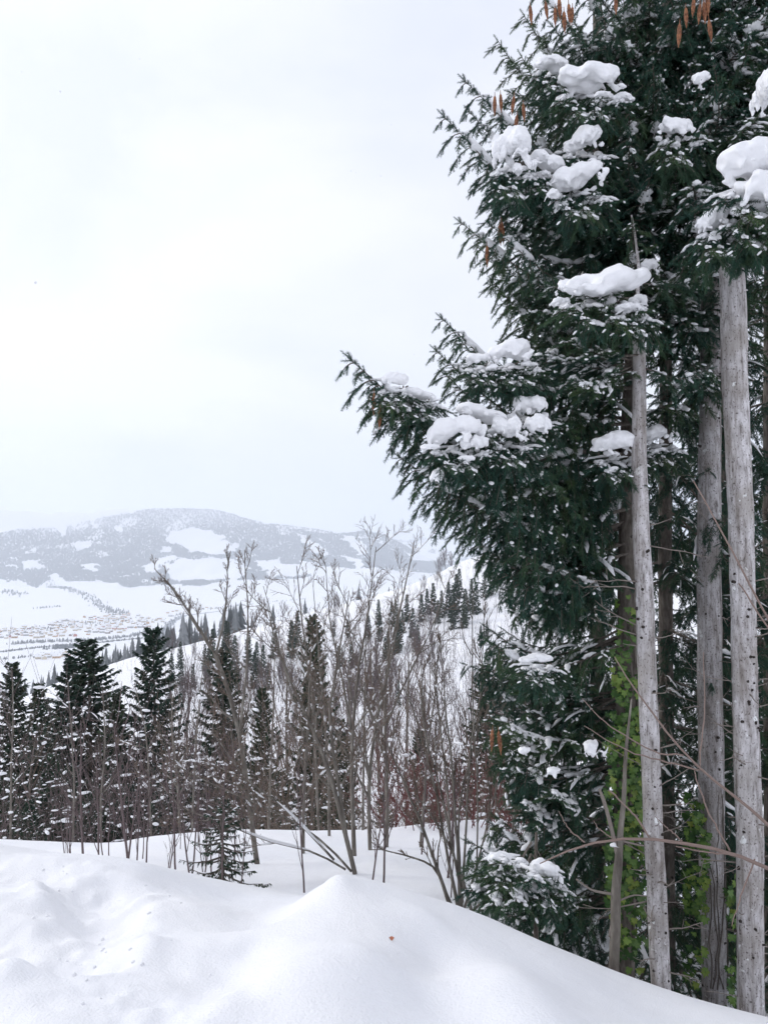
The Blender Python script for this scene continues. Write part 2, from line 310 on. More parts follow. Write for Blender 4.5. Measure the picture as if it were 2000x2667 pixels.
def H(x, y):
    x = np.asarray(x, float); y = np.asarray(y, float); r = np.hypot(x, y); az = np.arctan2(x, y)
    w1 = sstep(15, 23, r); w2 = sstep(1000, 1600, r); wb = sstep(1.15, 1.8, np.abs(az))
    z = np.zeros(x.shape)
    k = r < 24
    if k.any():
        zn = h_near(x[k], y[k]); xx, yy = x[k], y[k]
        zn += .012 * fbm(xx * 2.2, yy * 2.2, 3, 2) + .10 * fbm(xx * .35, yy * .35, 2, 3) * sstep(5.5, 9, r[k])
        for T, dep, wd in zip(TR, (.085, .10, .06), (.17, .20, .16)):
            dd = dist_poly(xx, yy, T); foot = .55 + .45 * vnoise(xx * 5.5, yy * 5.5, 8) + .25 * fbm(xx * 11, yy * 11, 2, 14)
            zn -= dep * np.exp(-(dd / wd) ** 2) * foot
            zn += .035 * np.exp(-((dd - wd * 1.5) / (wd * .5)) ** 2) * vnoise(xx * 7, yy * 7, 17)
        for bx, by, bd, am_, sg in [(610, 2480, 3.6, .07, .30), (330, 2575, 3.0, .09, .26), (480, 2650, 2.8, .07, .22), (240, 2400, 4.0, -.08, .28), (1112, 2490, 3.45, -.11, .22), (1330, 2585, 3.05, .03, .34), (930, 2560, 2.95, .06, .24), (60, 2360, 4.1, .07, .3), (80, 2560, 3.15, .07, .28), (460, 2370, 4.25, .07, .32), (560, 2590, 3.1, -.06, .22), (1240, 2650, 2.8, -.06, .2), (1000, 2640, 2.75, -.05, .2), (760, 2590, 2.95, .05, .2)]:
            q = at(bx, by, bd); zn += am_ * np.exp(-((xx - q[0]) ** 2 + (yy - q[1]) ** 2) / sg ** 2)
        zn += .012 * fbm(xx * 14, yy * 14, 2, 6) * np.exp(-((xx + 1.7) / .8) ** 2) * (yy > 2) * (yy < 5)
        z[k] = zn
    am = np.clip(az, -1.1, 1.1); rr = np.clip(r, 15, 1700)
    k = (r > 14.5) & (r < 1700)
    zm = np.full(x.shape, VZ)
    if k.any():
        zz = h_mid(am[k] * 2.2, np.log(rr[k])) + .9 * fbm(x[k] / 9., y[k] / 9., 3, 4) * sstep(24, 60, r[k]) + 5 * fbm(x[k] / 70., y[k] / 70., 3, 12) * sstep(120, 300, r[k]) * (1 - sstep(1.5e3, 1.6e3, r[k])) * .5
        zm[k] = zz
    zf = h_far(x, y)
    z = z * (1 - w1) + zm * w1
    z = z * (1 - w2) + zf * w2
    back = -1.4 + .06 * np.minimum(r, 400)
    return z * (1 - wb * sstep(12, 24, r)) + back * wb * sstep(12, 24, r)
def h1(x, y): return float(H(np.array([x]), np.array([y]))[0])
def ground():
    rows = np.concatenate([np.geomspace(.35, 2.4, 12)[:-1], np.linspace(2.4, 6.2, 170)[:-1], np.linspace(6.2, 24, 130)[:-1], np.geomspace(24, 900, 130)[:-1], np.geomspace(900, 6800, 55)[:-1], np.linspace(6800, 10200, 76)[:-1], np.geomspace(10200, 19000, 40)])
    fa = np.radians(33)
    az = np.concatenate([np.linspace(-math.pi, -fa, 40)[:-1], np.linspace(-fa, fa, 320)[:-1], np.linspace(fa, math.pi, 40)])
    X = rows[:, None] * np.sin(az)[None]; Y = rows[:, None] * np.cos(az)[None]; Z = H(X, Y)
    nr, na = X.shape; V = np.stack([X, Y, Z], -1); idx = np.arange(nr * na).reshape(nr, na)
    cuts = [('snow_ground', 0, 24, M_SNOW), ('hillside', 24, 900, M_SNOW), ('valley_floor', 900, 6800, M_FSNOW), ('mountain', 6800, 1e9, M_FSNOW)]
    for nm, a, b, m in cuts:
        k = np.where((rows >= a - 1e-6) & (rows <= b + 1e-6))[0]; i = idx[k[0]:k[-1] + 1]; base = i[0, 0]
        if nm == 'mountain': 
            c = np.where(np.abs(az) < .75)[0]; i = i[:, c[0]:c[-1] + 1]
        q = np.stack([i[:-1, :-1], i[:-1, 1:], i[1:, 1:], i[1:, :-1]], -1).reshape(-1, 4)[:, ::-1]
        u, inv = np.unique(q, return_inverse=True); v = V.reshape(-1, 3)[u]; f = inv.reshape(q.shape)
        if nm == 'snow_ground':
            f3 = None
        me = make_mesh(nm, v, f, m, None, True); tag(obj(nm, me), kind='structure')
ground()

# ------------------------------------------------------------------ the air
def haze():
    x, y0, y1, z0, z1 = 15000., -600., 19500., -420., 1300.
    v = np.array([(a, b, c) for a in (-x, x) for b in (y0, y1) for c in (z0, z1)])
    f = np.array([(0, 1, 3, 2), (4, 6, 7, 5), (0, 4, 5, 1), (2, 3, 7, 6), (0, 2, 6, 4), (1, 5, 7, 3)])
    m = bpy.data.materials.new('haze'); m.use_nodes = True; nt = m.node_tree; nt.nodes.clear()
    o = nt.nodes.new('ShaderNodeOutputMaterial'); p = nt.nodes.new('ShaderNodeVolumePrincipled')
    p.inputs['Color'].default_value = (.88, .93, 1, 1); p.inputs['Density'].default_value = HAZE; p.inputs['Anisotropy'].default_value = .25
    nt.links.new(p.outputs[0], o.inputs['Volume'])
    tag(obj('haze', make_mesh('haze', v, f, m, None, False)), 'pale winter haze filling the valley air', 'haze', kind='stuff')
HAZE = 1.12e-4
haze()

# ------------------------------------------------------------------ far forest, village, fields
def inpoly(px, py, P):
    P = np.asarray(P, float); r = np.zeros(px.shape, bool); j = len(P) - 1
    for i in range(len(P)):
        xi, yi = P[i]; xj, yj = P[j]
        c = ((yi > py) != (yj > py)) & (px < (xj - xi) * (py - yi) / (yj - yi + 1e-9) + xi); r ^= c; j = i
    return r
def cone_t(sides=5, tiers=1, w=.22):
    v = []; t = []
    for k in range(tiers):
        z0 = k / (tiers + .4) * .9; z1 = min(1, z0 + 1.5 / (tiers + .4)) if tiers > 1 else 1
        r = w * (1 - .82 * k / tiers); b = len(v)
        for q in range(sides): a = 2 * math.pi * (q + .5 * (k % 2)) / sides; v.append((r * math.cos(a), r * math.sin(a), z0 + .05 * (q % 2)))
        v.append((0, 0, z1)); t += [(b + q, b + (q + 1) % sides, b + sides) for q in range(sides)]
    return np.array(v, float), np.array(t)
CONE1, CONE3 = cone_t(5, 1, .26), cone_t(6, 4, .24)
def ragged_t(seed=3, tiers=7, sides=9):
    g = np.random.default_rng(seed); v = []; t = []
    for k in range(tiers):
        z0 = .06 + .86 * k / tiers; r = .19 * (1 - .9 * (k / tiers) ** .9); b = len(v)
        for q in range(sides):
            a = 2 * math.pi * (q + g.uniform(-.3, .3)) / sides; f = r * (g.uniform(.85, 1.3) if q % 2 else g.uniform(.3, .55)); v.append((f * math.cos(a), f * math.sin(a), z0 - (.05 if q % 2 else -.02) + g.uniform(-.015, .015)))
        v.append((0, 0, min(1, z0 + .24))); t += [(b + q, b + (q + 1) % sides, b + sides) for q in range(sides)]
    return np.array(v, float), np.array(t)
RAG = [ragged_t(k) for k in range(3)]
CLEAR = [[(440, 1402), (458, 1378), (495, 1370), (560, 1384), (597, 1399), (585, 1410), (617, 1418), (612, 1437), (560, 1445), (500, 1440), (480, 1425), (435, 1412)], [(422, 1424), (440, 1422), (452, 1434), (446, 1442), (421, 1442)],
         [(365, 1486), (400, 1455), (450, 1445), (475, 1450), (430, 1472), (398, 1492)], [(420, 1478), (470, 1455), (540, 1458), (610, 1450), (650, 1490), (620, 1512), (560, 1515), (450, 1510)], [(762, 1386), (800, 1400), (868, 1446), (845, 1453), (800, 1425)],
         [(818, 1399), (840, 1402), (858, 1413), (840, 1411)], [(874, 1395), (928, 1396), (960, 1443), (935, 1444), (905, 1410)], [(928, 1394), (995, 1402), (985, 1408), (935, 1401)], [(898, 1443), (946, 1461), (930, 1488), (905, 1462)], [(780, 1458), (830, 1465), (838, 1482), (790, 1474)],
         [(200, 1412), (247, 1408), (237, 1428), (200, 1440)], [(63, 1464), (108, 1459), (108, 1484), (66, 1482)], [(208, 1473), (235, 1464), (260, 1477), (253, 1487), (211, 1482)], [(160, 1358), (182, 1362), (176, 1392), (156, 1398)], [(60, 1434), (92, 1436), (88, 1442), (60, 1442)], [(15, 1470), (50, 1474), (50, 1482), (18, 1480)],
         [(660, 1464), (720, 1452), (735, 1476), (680, 1490)], [(300, 1368), (318, 1366), (322, 1388), (306, 1392)], [(235, 1360), (255, 1358), (256, 1372), (240, 1376)], [(120, 1500), (150, 1495), (175, 1512), (130, 1517)], [(690, 1470), (880, 1472), (900, 1500), (700, 1505)], [(1060, 1442), (1130, 1440), (1150, 1462), (1080, 1465)]]
LOW = np.array([(-300, 1500), (0, 1512), (60, 1516), (100, 1528), (130, 1508), (210, 1516), (260, 1514), (300, 1520), (330, 1527), (400, 1521), (520, 1528), (600, 1513), (700, 1507), (800, 1508), (830, 1494), (870, 1478), (960, 1478), (1100, 1490), (1300, 1490)], float)
def far_forest():
    n = 150000
    az = U(-.62, .14, n); r = U(6900, 10000, n); x = r * np.sin(az); y = r * np.cos(az); z = H(x, y); px, py = proj(np.stack([x, y, z], -1))
    wob = 18 * fbm(x / 170., y / 170., 4, 40); wy = 9 * fbm(x / 150., y / 150., 4, 41)
    keep = (py + wy < np.interp(px + wob, LOW[:, 0], LOW[:, 1])) & (y < 9900)
    for P in CLEAR: keep &= ~inpoly(px + wob, py + wy, P)
    thin = fbm(x / 300., y / 300., 4, 43); keep &= (thin > -.36) | (U(0, 1, n) < .25)
    frost_cloud = sstep(180, 720, z + 140 * fbm(x / 500., y / 500., 3, 44)) * .75
    frost_cloud = np.clip(frost_cloud + sstep(420, 120, px) * sstep(1400, 1345, py) * .8, 0, 1)  # extra whitening of upper-left trees, painted in place of cloud over the ridge
    keep &= U(0, 1, n) > frost_cloud * .6
    P = np.stack([x, y, z - 2], -1)[keep]; k = len(P); tone = np.clip(frost_cloud[keep] * U(.4, 1.0, k) + U(0, .12, k) + .01, 0, .95)
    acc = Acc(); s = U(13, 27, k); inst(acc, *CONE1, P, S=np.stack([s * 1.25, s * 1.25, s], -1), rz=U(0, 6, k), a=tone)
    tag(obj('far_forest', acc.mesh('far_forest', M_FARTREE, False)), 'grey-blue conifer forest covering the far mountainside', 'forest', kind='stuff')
    # the paler ranges behind
    n = 34000; az = U(-.06, .5, n); r = U(10200, 16000, n); x = r * np.sin(az); y = r * np.cos(az); z = H(x, y); px, py = proj(np.stack([x, y, z], -1)); wob = 6 * fbm(x / 300., y / 300., 3, 46)
    keep = (z > VZ + 40) & (fbm(x / 500., y / 500., 4, 45) > -.12)
    for Pp in ([(1060, 1442), (1100, 1436), (1150, 1444), (1160, 1462), (1080, 1462)],): keep &= ~inpoly(px + wob, py + wob * .4, Pp)
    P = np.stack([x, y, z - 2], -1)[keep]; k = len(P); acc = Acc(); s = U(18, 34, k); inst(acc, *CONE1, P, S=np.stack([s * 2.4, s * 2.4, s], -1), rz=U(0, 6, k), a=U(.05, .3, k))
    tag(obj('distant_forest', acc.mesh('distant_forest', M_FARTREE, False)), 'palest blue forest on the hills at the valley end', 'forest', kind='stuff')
far_forest()
def strip(pl, width, n, hmin, hmax, name, label, z0=VZ, tone=(.1, .3)):
    P = np.array([on_plane(a, b, z0)[:2] for a, b in pl]); seg = np.hypot(*np.diff(P, axis=0).T); c = np.r_[0, np.cumsum(seg)]; t = U(0, c[-1], n)
    x = np.interp(t, c, P[:, 0]) + RNG.normal(0, width, n); y = np.interp(t, c, P[:, 1]) + RNG.normal(0, width * 1.5, n); s = U(hmin, hmax, n)
    acc = Acc(); inst(acc, *CONE3, np.stack([x, y, H(x, y) - .5], -1), S=np.stack([s * U(1, 1.8, n), s * U(1, 1.8, n), s], -1), rz=U(0, 6, n), a=U(*tone, n))
    tag(obj(name, acc.mesh(name, M_FARTREE, False)), label, 'tree row', kind='stuff')
strip([(120, 1522), (175, 1545), (230, 1558), (280, 1580), (316, 1597)], 22, 420, 10, 20, 'tree_row', 'dark winding tree row crossing the white valley fields', z0=-290)
strip([(-20, 1545), (30, 1548), (52, 1552)], 35, 60, 12, 22, 'tree_row', 'small clump of trees on the left valley field', z0=-275)
strip([(98, 1578), (150, 1574)], 14, 34, 9, 14, 'tree_row', 'short loose tree clump alone in the white field', z0=-285)
strip([(30, 1678), (120, 1672), (250, 1668), (340, 1658), (420, 1640)], 10, 330, 7, 14, 'tree_row', 'bare tree belt running along the near edge of the village')
strip([(-20, 1702), (60, 1692), (110, 1686), (250, 1676), (400, 1660)], 5, 230, 5, 9, 'tree_row', 'thin dark hedge along the valley railway line', tone=(0, .15))
strip([(130, 1690), (165, 1688), (200, 1686)], 8, 50, 11, 17, 'tree_row', 'compact dark conifer clump below the railway hedge', tone=(0, .12))
strip([(-30, 1722), (60, 1712), (130, 1706)], 7, 60, 5, 11, 'tree_row', 'low shrub row on the lowest valley field at left', tone=(.05, .3))
strip([(430, 1640), (470, 1600), (520, 1590), (640, 1575), (800, 1560)], 12, 140, 6, 12, 'tree_row', 'bare riverside trees beyond the spur in the valley', tone=(.1, .35))
def ribbon(pl, w, name, m, up):
    P = np.array([on_plane(a, b, VZ)[:2] for a, b in pl]); Q = []
    for a, b in zip(P[:-1], P[1:]):
        for t in np.arange(0, 1, .1): Q.append(a + (b - a) * t)
    Q = np.array(Q); T = nrm(np.gradient(Q, axis=0)); Nn = np.c_[-T[:, 1], T[:, 0]]; L = Q + Nn * w; R = Q - Nn * w
    L = np.c_[L, H(L[:, 0], L[:, 1]) + up]; R = np.c_[R, H(R[:, 0], R[:, 1]) + up]; n = len(L)
    f = np.array([(i, i + n, i + n + 1, i + 1) for i in range(n - 1)])
    tag(obj(name, make_mesh(name, np.r_[L, R], f, m)), kind='structure')
M_ROAD = mat('wet_asphalt', (.10, .10, .11), .8); M_WATER = mat('river_water', (.16, .18, .21), .3)
ribbon([(-60, 1706), (60, 1690), (120, 1684), (260, 1674), (420, 1657)], 7, 'railway', M_ROAD, .7)
ribbon([(425, 1665), (432, 1640), (452, 1618), (480, 1604), (540, 1596), (640, 1585)], 14, 'river', M_WATER, .6)

def house_mesh(wall, nm):
    a = Acc(); L, Wd, h, rh = 7., 5., 5.4, 2.6
    v = [(x, y, z) for z in (-4, h) for x, y in ((-L, -Wd), (L, -Wd), (L, Wd), (-L, Wd))] + [(-L, 0, h + rh), (L, 0, h + rh)]
    a.add(v, [(0, 1, 5), (0, 5, 4), (1, 2, 6), (1, 6, 5), (2, 3, 7), (2, 7, 6), (3, 0, 4), (3, 4, 7), (4, 7, 8), (5, 9, 6)], 0)
    for s in (-1, 1):                                        # two snowy roof slabs with overhang
        e, o = Wd + 1.3, L + 1.1; zt, ze = h + rh + .1, h + rh - (rh / Wd) * e + .1; th = .55
        q = [(-o, 0, zt), (o, 0, zt), (o, s * e, ze), (-o, s * e, ze)]; q += [(x, y, z + th) for x, y, z in q]
        a.add(q, [(0, 1, 2), (0, 2, 3), (4, 6, 5), (4, 7, 6), (0, 4, 5), (0, 5, 1), (1, 5, 6), (1, 6, 2), (2, 6, 7), (2, 7, 3), (3, 7, 4), (3, 4, 0)], 1)
    a.add([(x, y, z) for z in (h, h + rh + 1.6) for x, y in ((1.5, .6), (2.5, .6), (2.5, 1.6), (1.5, 1.6))], [(0, 1, 5), (0, 5, 4), (1, 2, 6), (1, 6, 5), (2, 3, 7), (2, 7, 6), (3, 0, 4), (3, 4, 7), (4, 5, 6), (4, 6, 7)], 2)
    for x in (-4.6, -1.6, 1.6, 4.6):                          # dark windows, slightly proud of both long walls
        for s in (-1, 1):
            y = s * (Wd + .05); a.add([(x - .6, y, 1.2), (x + .6, y, 1.2), (x + .6, y, 2.7), (x - .6, y, 2.7)], [(0, 1, 2), (0, 2, 3)], 2)
    return a.mesh(nm, [mat('wall_' + nm, wall, .9), M_FSNOW, M_DOT], False)
HM = [('cream-walled', house_mesh((.62, .52, .38), 'cream')), ('ochre-walled', house_mesh((.55, .32, .14), 'ochre')), ('brown timber', house_mesh((.20, .12, .08), 'timber')), ('grey-walled', house_mesh((.42, .41, .40), 'grey')), ('rust-red', house_mesh((.45, .13, .07), 'rust'))]
def village(poly, n, gap, where, grp, z0=VZ, sc=(.8, 1.35)):
    P = np.array(poly, float); lo, hi = P.min(0), P.max(0); got = []; tries = 0
    while len(got) < n and tries < 6000:
        tries += 1; px, py = U(lo[0], hi[0]), U(lo[1], hi[1])
        if not inpoly(np.array([px]), np.array([py]), poly)[0]: continue
        g = on_plane(px, py, z0)
        if any((g[0] - q[0]) ** 2 + (g[1] - q[1]) ** 2 < gap * gap for q in got): continue
        got.append(g); k = int(RNG.choice(5, p=(.38, .22, .2, .14, .06)))
        o = obj('village_house', HM[k][1]); o.location = (g[0], g[1], h1(g[0], g[1])); o.rotation_euler.z = RNG.choice((.3, 1.87, .1, -.25)) + U(-.15, .15); s = U(*sc); o.scale = (s * U(.85, 1.3), s, s)
        zone = '' if len(poly) < 10 else (' at its %s' % ('left end' if px < 70 else 'left half' if px < 170 else 'middle' if px < 270 else 'right half' if px < 350 else 'right end')) + (', upper edge' if py < np.interp(px, [0, 150, 270, 440], [1645, 1634, 1618, 1616]) else ', lower edge' if py > np.interp(px, [0, 150, 270, 440], [1655, 1650, 1642, 1624]) else ', mid rows')
        tag(o, 'tiny %s snow-roofed house %s%s' % (HM[k][0], where, zone), 'house', grp)
village([(-40, 1646), (60, 1632), (140, 1622), (190, 1612), (270, 1601), (330, 1598), (400, 1608), (440, 1618), (400, 1632), (350, 1640), (320, 1650), (220, 1656), (100, 1664), (0, 1664), (-40, 1660)], 210, 17, 'in the main valley village', 'houses of the valley village')
village([(95, 1712), (130, 1703), (200, 1697), (210, 1702), (150, 1714), (100, 1718)], 16, 18, 'in the hamlet below the railway', 'houses of the lower hamlet')
village([(400, 1602), (470, 1590), (560, 1580), (560, 1590), (450, 1608)], 14, 26, 'scattered right of the village by the river', 'houses by the river')
strip([(20, 1652), (130, 1640), (270, 1618), (400, 1622)], 60, 260, 5, 11, 'garden_trees', 'dark garden trees dotted between the village houses', tone=(.05, .35))

# ------------------------------------------------------------------ conifers
DR = 1.9
def conifer(hgt, rad, nbr, nblade, bl, bw, seed, snow=.5, bare=.06, top_pow=.85, droop=.35, green=M_NEEDLE2, ragged=.35):
    """meshes (trunk, crown, snow) of a whole spruce, base at the origin"""
    g = np.random.default_rng(seed); tr = Acc(); cr = Acc(); sn = Acc(); wood = []; rr = max(.012 * hgt, .03)
    tubes(tr, [(np.array([(0, 0, -.6), (.01 * hgt, 0, hgt * .35), (0, .008 * hgt, hgt * .7), (0, 0, hgt * .99)]), np.array([rr, rr * .75, rr * .42, rr * .06]))], 7)
    SP_, SX, SZ, SL, SW = [], [], [], [], []; pads = []
    for k in range(nbr):
        t = bare + (1 - bare) * (k + g.uniform(0, 1)) / nbr; t = min(t, .985); z = hgt * t
        L = rad * ((1 - t) ** top_pow + .05) * g.uniform(1 - ragged, 1.12); az = k * 2.39996 + g.uniform(-.5, .5)
        rise = (-.28 + .75 * t ** 2.2) + g.uniform(-.12, .12); n = 7; s = np.linspace(0, 1, n)
        dx, dy = math.cos(az), math.sin(az)
        P = np.stack([dx * L * s, dy * L * s, z + L * (rise * s - droop * np.sin(s * math.pi) * .5 * (1 - t) + .16 * s ** 3)], -1)
        wood.append((P[[0, 2, 4, 6]], np.array([1, .7, .45, .1]) * (.006 * L + .012)))
        m = max(5, int(nblade * (.35 + .65 * L / rad))); q = g.uniform(.08, 1, m) ** .8
        B = np.stack([np.interp(q, s, P[:, i]) for i in range(3)], -1); sd = np.where(g.uniform(0, 1, m) < .5, -1, 1); ang = g.uniform(.4, 1.25, m) * sd
        D = np.stack([dx * np.cos(ang) - dy * np.sin(ang), dx * np.sin(ang) + dy * np.cos(ang), -g.uniform(.1, DR, m) * (1.1 - t * .7)], -1)
        w = (1 - .45 * q) * g.uniform(.6, 1.25, m)
        SP_.append(B); SX.append(D); SL.append(bl * w * (.55 + .45 * L / rad)); SW.append(bw * g.uniform(.7, 1.3, m))
        SZ.append(g.normal(0, .6, (m, 3)) + np.array((0, 0, 1.)))
        if g.uniform() < snow:
            a = g.uniform(.25, .75); b = min(1, a + g.uniform(.12, .4)); ss = np.linspace(a, b, 5)
            pads.append((np.stack([np.interp(ss, s, P[:, i]) for i in range(3)], -1) + np.array((0, 0, bw * .5)), np.array([.15, .8, 1, .75, .12]) * bw * g.uniform(.3, .75)))
    # terminal leader
    SP_.append(np.tile((0, 0, hgt * .93), (10, 1))); SX.append(np.c_[g.normal(0, .4, (10, 2)), np.ones(10)]); SL.append(np.full(10, hgt * .05)); SW.append(np.full(10, bw * .6)); SZ.append(g.normal(0, 1, (10, 3)))
    Pp = np.concatenate(SP_); X = nrm(np.concatenate(SX)); L = np.concatenate(SL); Wd = np.concatenate(SW); Z = np.concatenate(SZ)
    BL = np.array([(0, -.25, 0), (.35, -.5, .03), (.35, .5, .03), (1, 0, -.12), (.6, -.55, -.12), (.62, .5, -.15), (0, .25, 0)])
    BT = np.array([(0, 1, 6), (6, 1, 2), (1, 3, 2), (0, 4, 1), (6, 2, 5)])
    inst(cr, BL, BT, Pp, X, Z, np.stack([L, Wd, Wd], -1)); tubes(cr, wood, 3, 1)
    tubes(sn, pads, 6, flat=.55)
    k = g.uniform(0, 1, len(Pp)) < snow * .13
    inst(sn, ICO1[0], ICO1[1], Pp[k] + X[k] * (L[k] * .35)[:, None] + np.array((0, 0, bw * .28)), np.c_[X[k][:, :2], X[k][:, 2:] * .5], np.tile((0, 0, 1.), (k.sum(), 1)), np.stack([L[k] * g.uniform(.12, .36, k.sum()), Wd[k] * g.uniform(.2, .42, k.sum()), Wd[k] * .2], -1))
    return tr.mesh('trunk', M_BARK2), cr.mesh('crown', [green, M_BARK2], False), sn.mesh('snow', M_CAP)
def put_conifer(ms, loc, label, group=None, s=1, rz=None, name='conifer_tree', sz=1):
    r = thing(name, label, 'tree', loc, group, U(0, 6.28) if rz is None else rz); r.scale = (s, s, s * sz)
    for nm, me in zip(('trunk', 'crown', 'snow'), ms):
        if me: obj(nm, me, r)
    return r
# far hillside conifers (each one stands on the spur across the gully)
FAR = [conifer(20, 3.8, 80, 20, 1.9, .62, 70 + k, .10, .06, droop=.5) for k in range(4)]
def hit(px, py, d0, d1, n=400):
    d = np.geomspace(d0, d1, n); e = at(px, py, 1.0); z = H(e[0] * d, d); k = np.where(e[2] * d < z)[0]
    return float(d[k[0]]) if len(k) else float(d1)
def far_at(px, ytop, ybase, d, label, group, wide=1.0):
    d = hit(px, ybase, 60, 430); b = at(px, ybase, d); h = (at(px, ytop, d)[2] - b[2]); k = int(U(0, 4)); r = put_conifer(FAR[k], (b[0], d, b[2] - .4), label, group, h / 20., sz=1)
    r.scale = (h / 20 * wide, h / 20 * wide, h / 20)
G1 = 'hazy conifers on the snowy spur'
spots = [(1150, 1535, 1610, 395), (1168, 1512, 1605, 392), (1188, 1492, 1598, 395), (1196, 1478, 1560, 405), (1180, 1520, 1620, 380), (1212, 1530, 1625, 378), (1228, 1505, 1590, 398), (1240, 1512, 1600, 390), (1128, 1515, 1600, 392), (1112, 1530, 1602, 388), (1098, 1545, 1618, 380), (1262, 1490, 1560, 412), (1280, 1470, 1550, 415), (1208, 1560, 1640, 365), (1180, 1570, 1640, 362), (1140, 1560, 1625, 372)]
for k, q in enumerate(spots): far_at(*q, 'hazy dark conifer in the clump high on the snowy spur, %s' % ('left part' if q[0] < 1145 else 'middle part, upper rows' if q[0] < 1215 and q[2] < 1606 else 'middle part, lower rows' if q[0] < 1215 else 'right part'), G1)
for q, lb in zip([(1252, 1625, 1680, 262), (1268, 1612, 1662, 270), (1362, 1632, 1708, 255), (1390, 1668, 1720, 250)], ['smaller left of two lone conifers on the white slope', 'taller right of two lone conifers on the white slope', 'blue conifer on the white slope beside the spruce boughs', 'short conifer just below the blue one on the slope']): far_at(*q, lb, G1)
for k, q in enumerate([(1300, 1702, 1850, 150), (1318, 1715, 1860, 148), (1340, 1690, 1850, 152), (1358, 1712, 1862, 146), (1376, 1725, 1850, 150), (1395, 1700, 1850, 155), (1330, 1745, 1870, 140)]): far_at(*q, 'blue-grey conifer in the tight row low on the right slope', 'blue-grey conifers low on the slope')
for k, q in enumerate([(1020, 1560, 1625, 385), (1060, 1545, 1618, 385), (905, 1610, 1660, 380), (1048, 1585, 1650, 350), (990, 1590, 1650, 360), (1075, 1580, 1660, 340), (960, 1600, 1665, 350), (1035, 1620, 1700, 300), (1010, 1640, 1720, 290)]): far_at(*q, 'hazy conifer half hidden by bare crowns on the middle spur', 'conifers behind the bare crowns')
def spur_wood():
    acc = Acc(); n = 3600; px = U(-200, 1080, n); d = U(425, 1000, n) ** 1.0
    x = (px - 1000) / F * d; z = H(x, d); s = U(12, 21, n) * np.interp(px, [-200, 500, 800, 1080], [1, 1, .62, .5]) * (1 + .35 * fbm(x / 50., d / 50., 2, 63))
    pp, py = proj(np.stack([x, d, z + s], -1)); k = (fbm(x / 45., d / 45., 3, 61) > -.30) & (U(0, 1, n) < np.interp(px, [-200, 560, 700, 800, 1080], [1, 1, .45, .12, .05]))
    P = np.stack([x, d, z - .5], -1)
    for q in range(3):
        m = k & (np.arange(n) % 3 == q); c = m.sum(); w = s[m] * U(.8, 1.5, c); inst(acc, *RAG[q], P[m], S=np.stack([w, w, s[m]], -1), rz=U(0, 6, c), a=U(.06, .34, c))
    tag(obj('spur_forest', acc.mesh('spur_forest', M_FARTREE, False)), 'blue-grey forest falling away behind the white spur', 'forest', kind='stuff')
spur_wood()
# the near row of spruces on the steep slope below the bench
MID = [conifer(11, 2.75, 250, 95, .40, .085, 90 + k, .26, .05, .70, .5, ragged=.5) for k in range(4)]
MIDN = [conifer(11, 2.1, 240, 80, .38, .085, 95 + k, .26, .05, .72, .5, ragged=.5) for k in range(2)]
G2 = 'spruces on the slope below the snowy bench'
for px, yt, d, ms, wd, lb in [(52, 1722, 40, MIDN[0], 1.15, 'narrow dark spruce at the far left edge of the row'), (112, 1775, 43, MIDN[1], 1.0, 'slim brownish spruce standing between two darker spruces at left'), (172, 1712, 37, MIDN[1], 1.2, 'spruce with thin crown just left of the broadest dark spruce'),
                              (243, 1662, 36, MID[0], 1.45, 'broadest dark spruce in the left row, with snowy right flank'), (412, 1630, 35, MID[1], 1.0, 'tall shapely spruce standing alone right of the broad one'), (588, 1685, 38, MID[2], .95, 'spruce with brownish pointed top behind the forked bare tree'),
                              (832, 1600, 42, MID[3], .72, 'brown-topped slender spruce rising behind the central bare trees'), (1262, 1728, 38, MIDN[0], 1.1, 'dark blunt conifer just left of the hanging boughs'), (690, 1790, 34, MID[1], .8, 'dark spruce hidden behind bare stems left of centre'),
                              (905, 1870, 32, MID[0], .7, 'low dark spruce behind the pale central stems'), (330, 1800, 34, MIDN[0], 1.15, 'shorter spruce filling the gap between the two tall ones'), (-40, 1800, 36, MID[2], .9, 'spruce cut by the left edge of the picture'), (1080, 1900, 34, MID[2], .7, 'shadowy low conifer behind the red shrubs')]:
    x = (px - 1000) / F * d; zb = h1(x, d); zt = at(px, yt, d)[2]; s = (zt - zb) / 11.; r = put_conifer(ms, (x, d, zb), lb, G2, s, name='spruce_tree'); r.scale = (s * wd * U(.9, 1.1), s * wd, s); r.rotation_euler.x = U(-.035, .035); r.rotation_euler.y = U(-.035, .035)
YOUNG = [conifer(4.2, 1.25, 120, 54, .26, .055, 110 + k, .5, .03, .75, .35, ragged=.45) for k in range(3)]
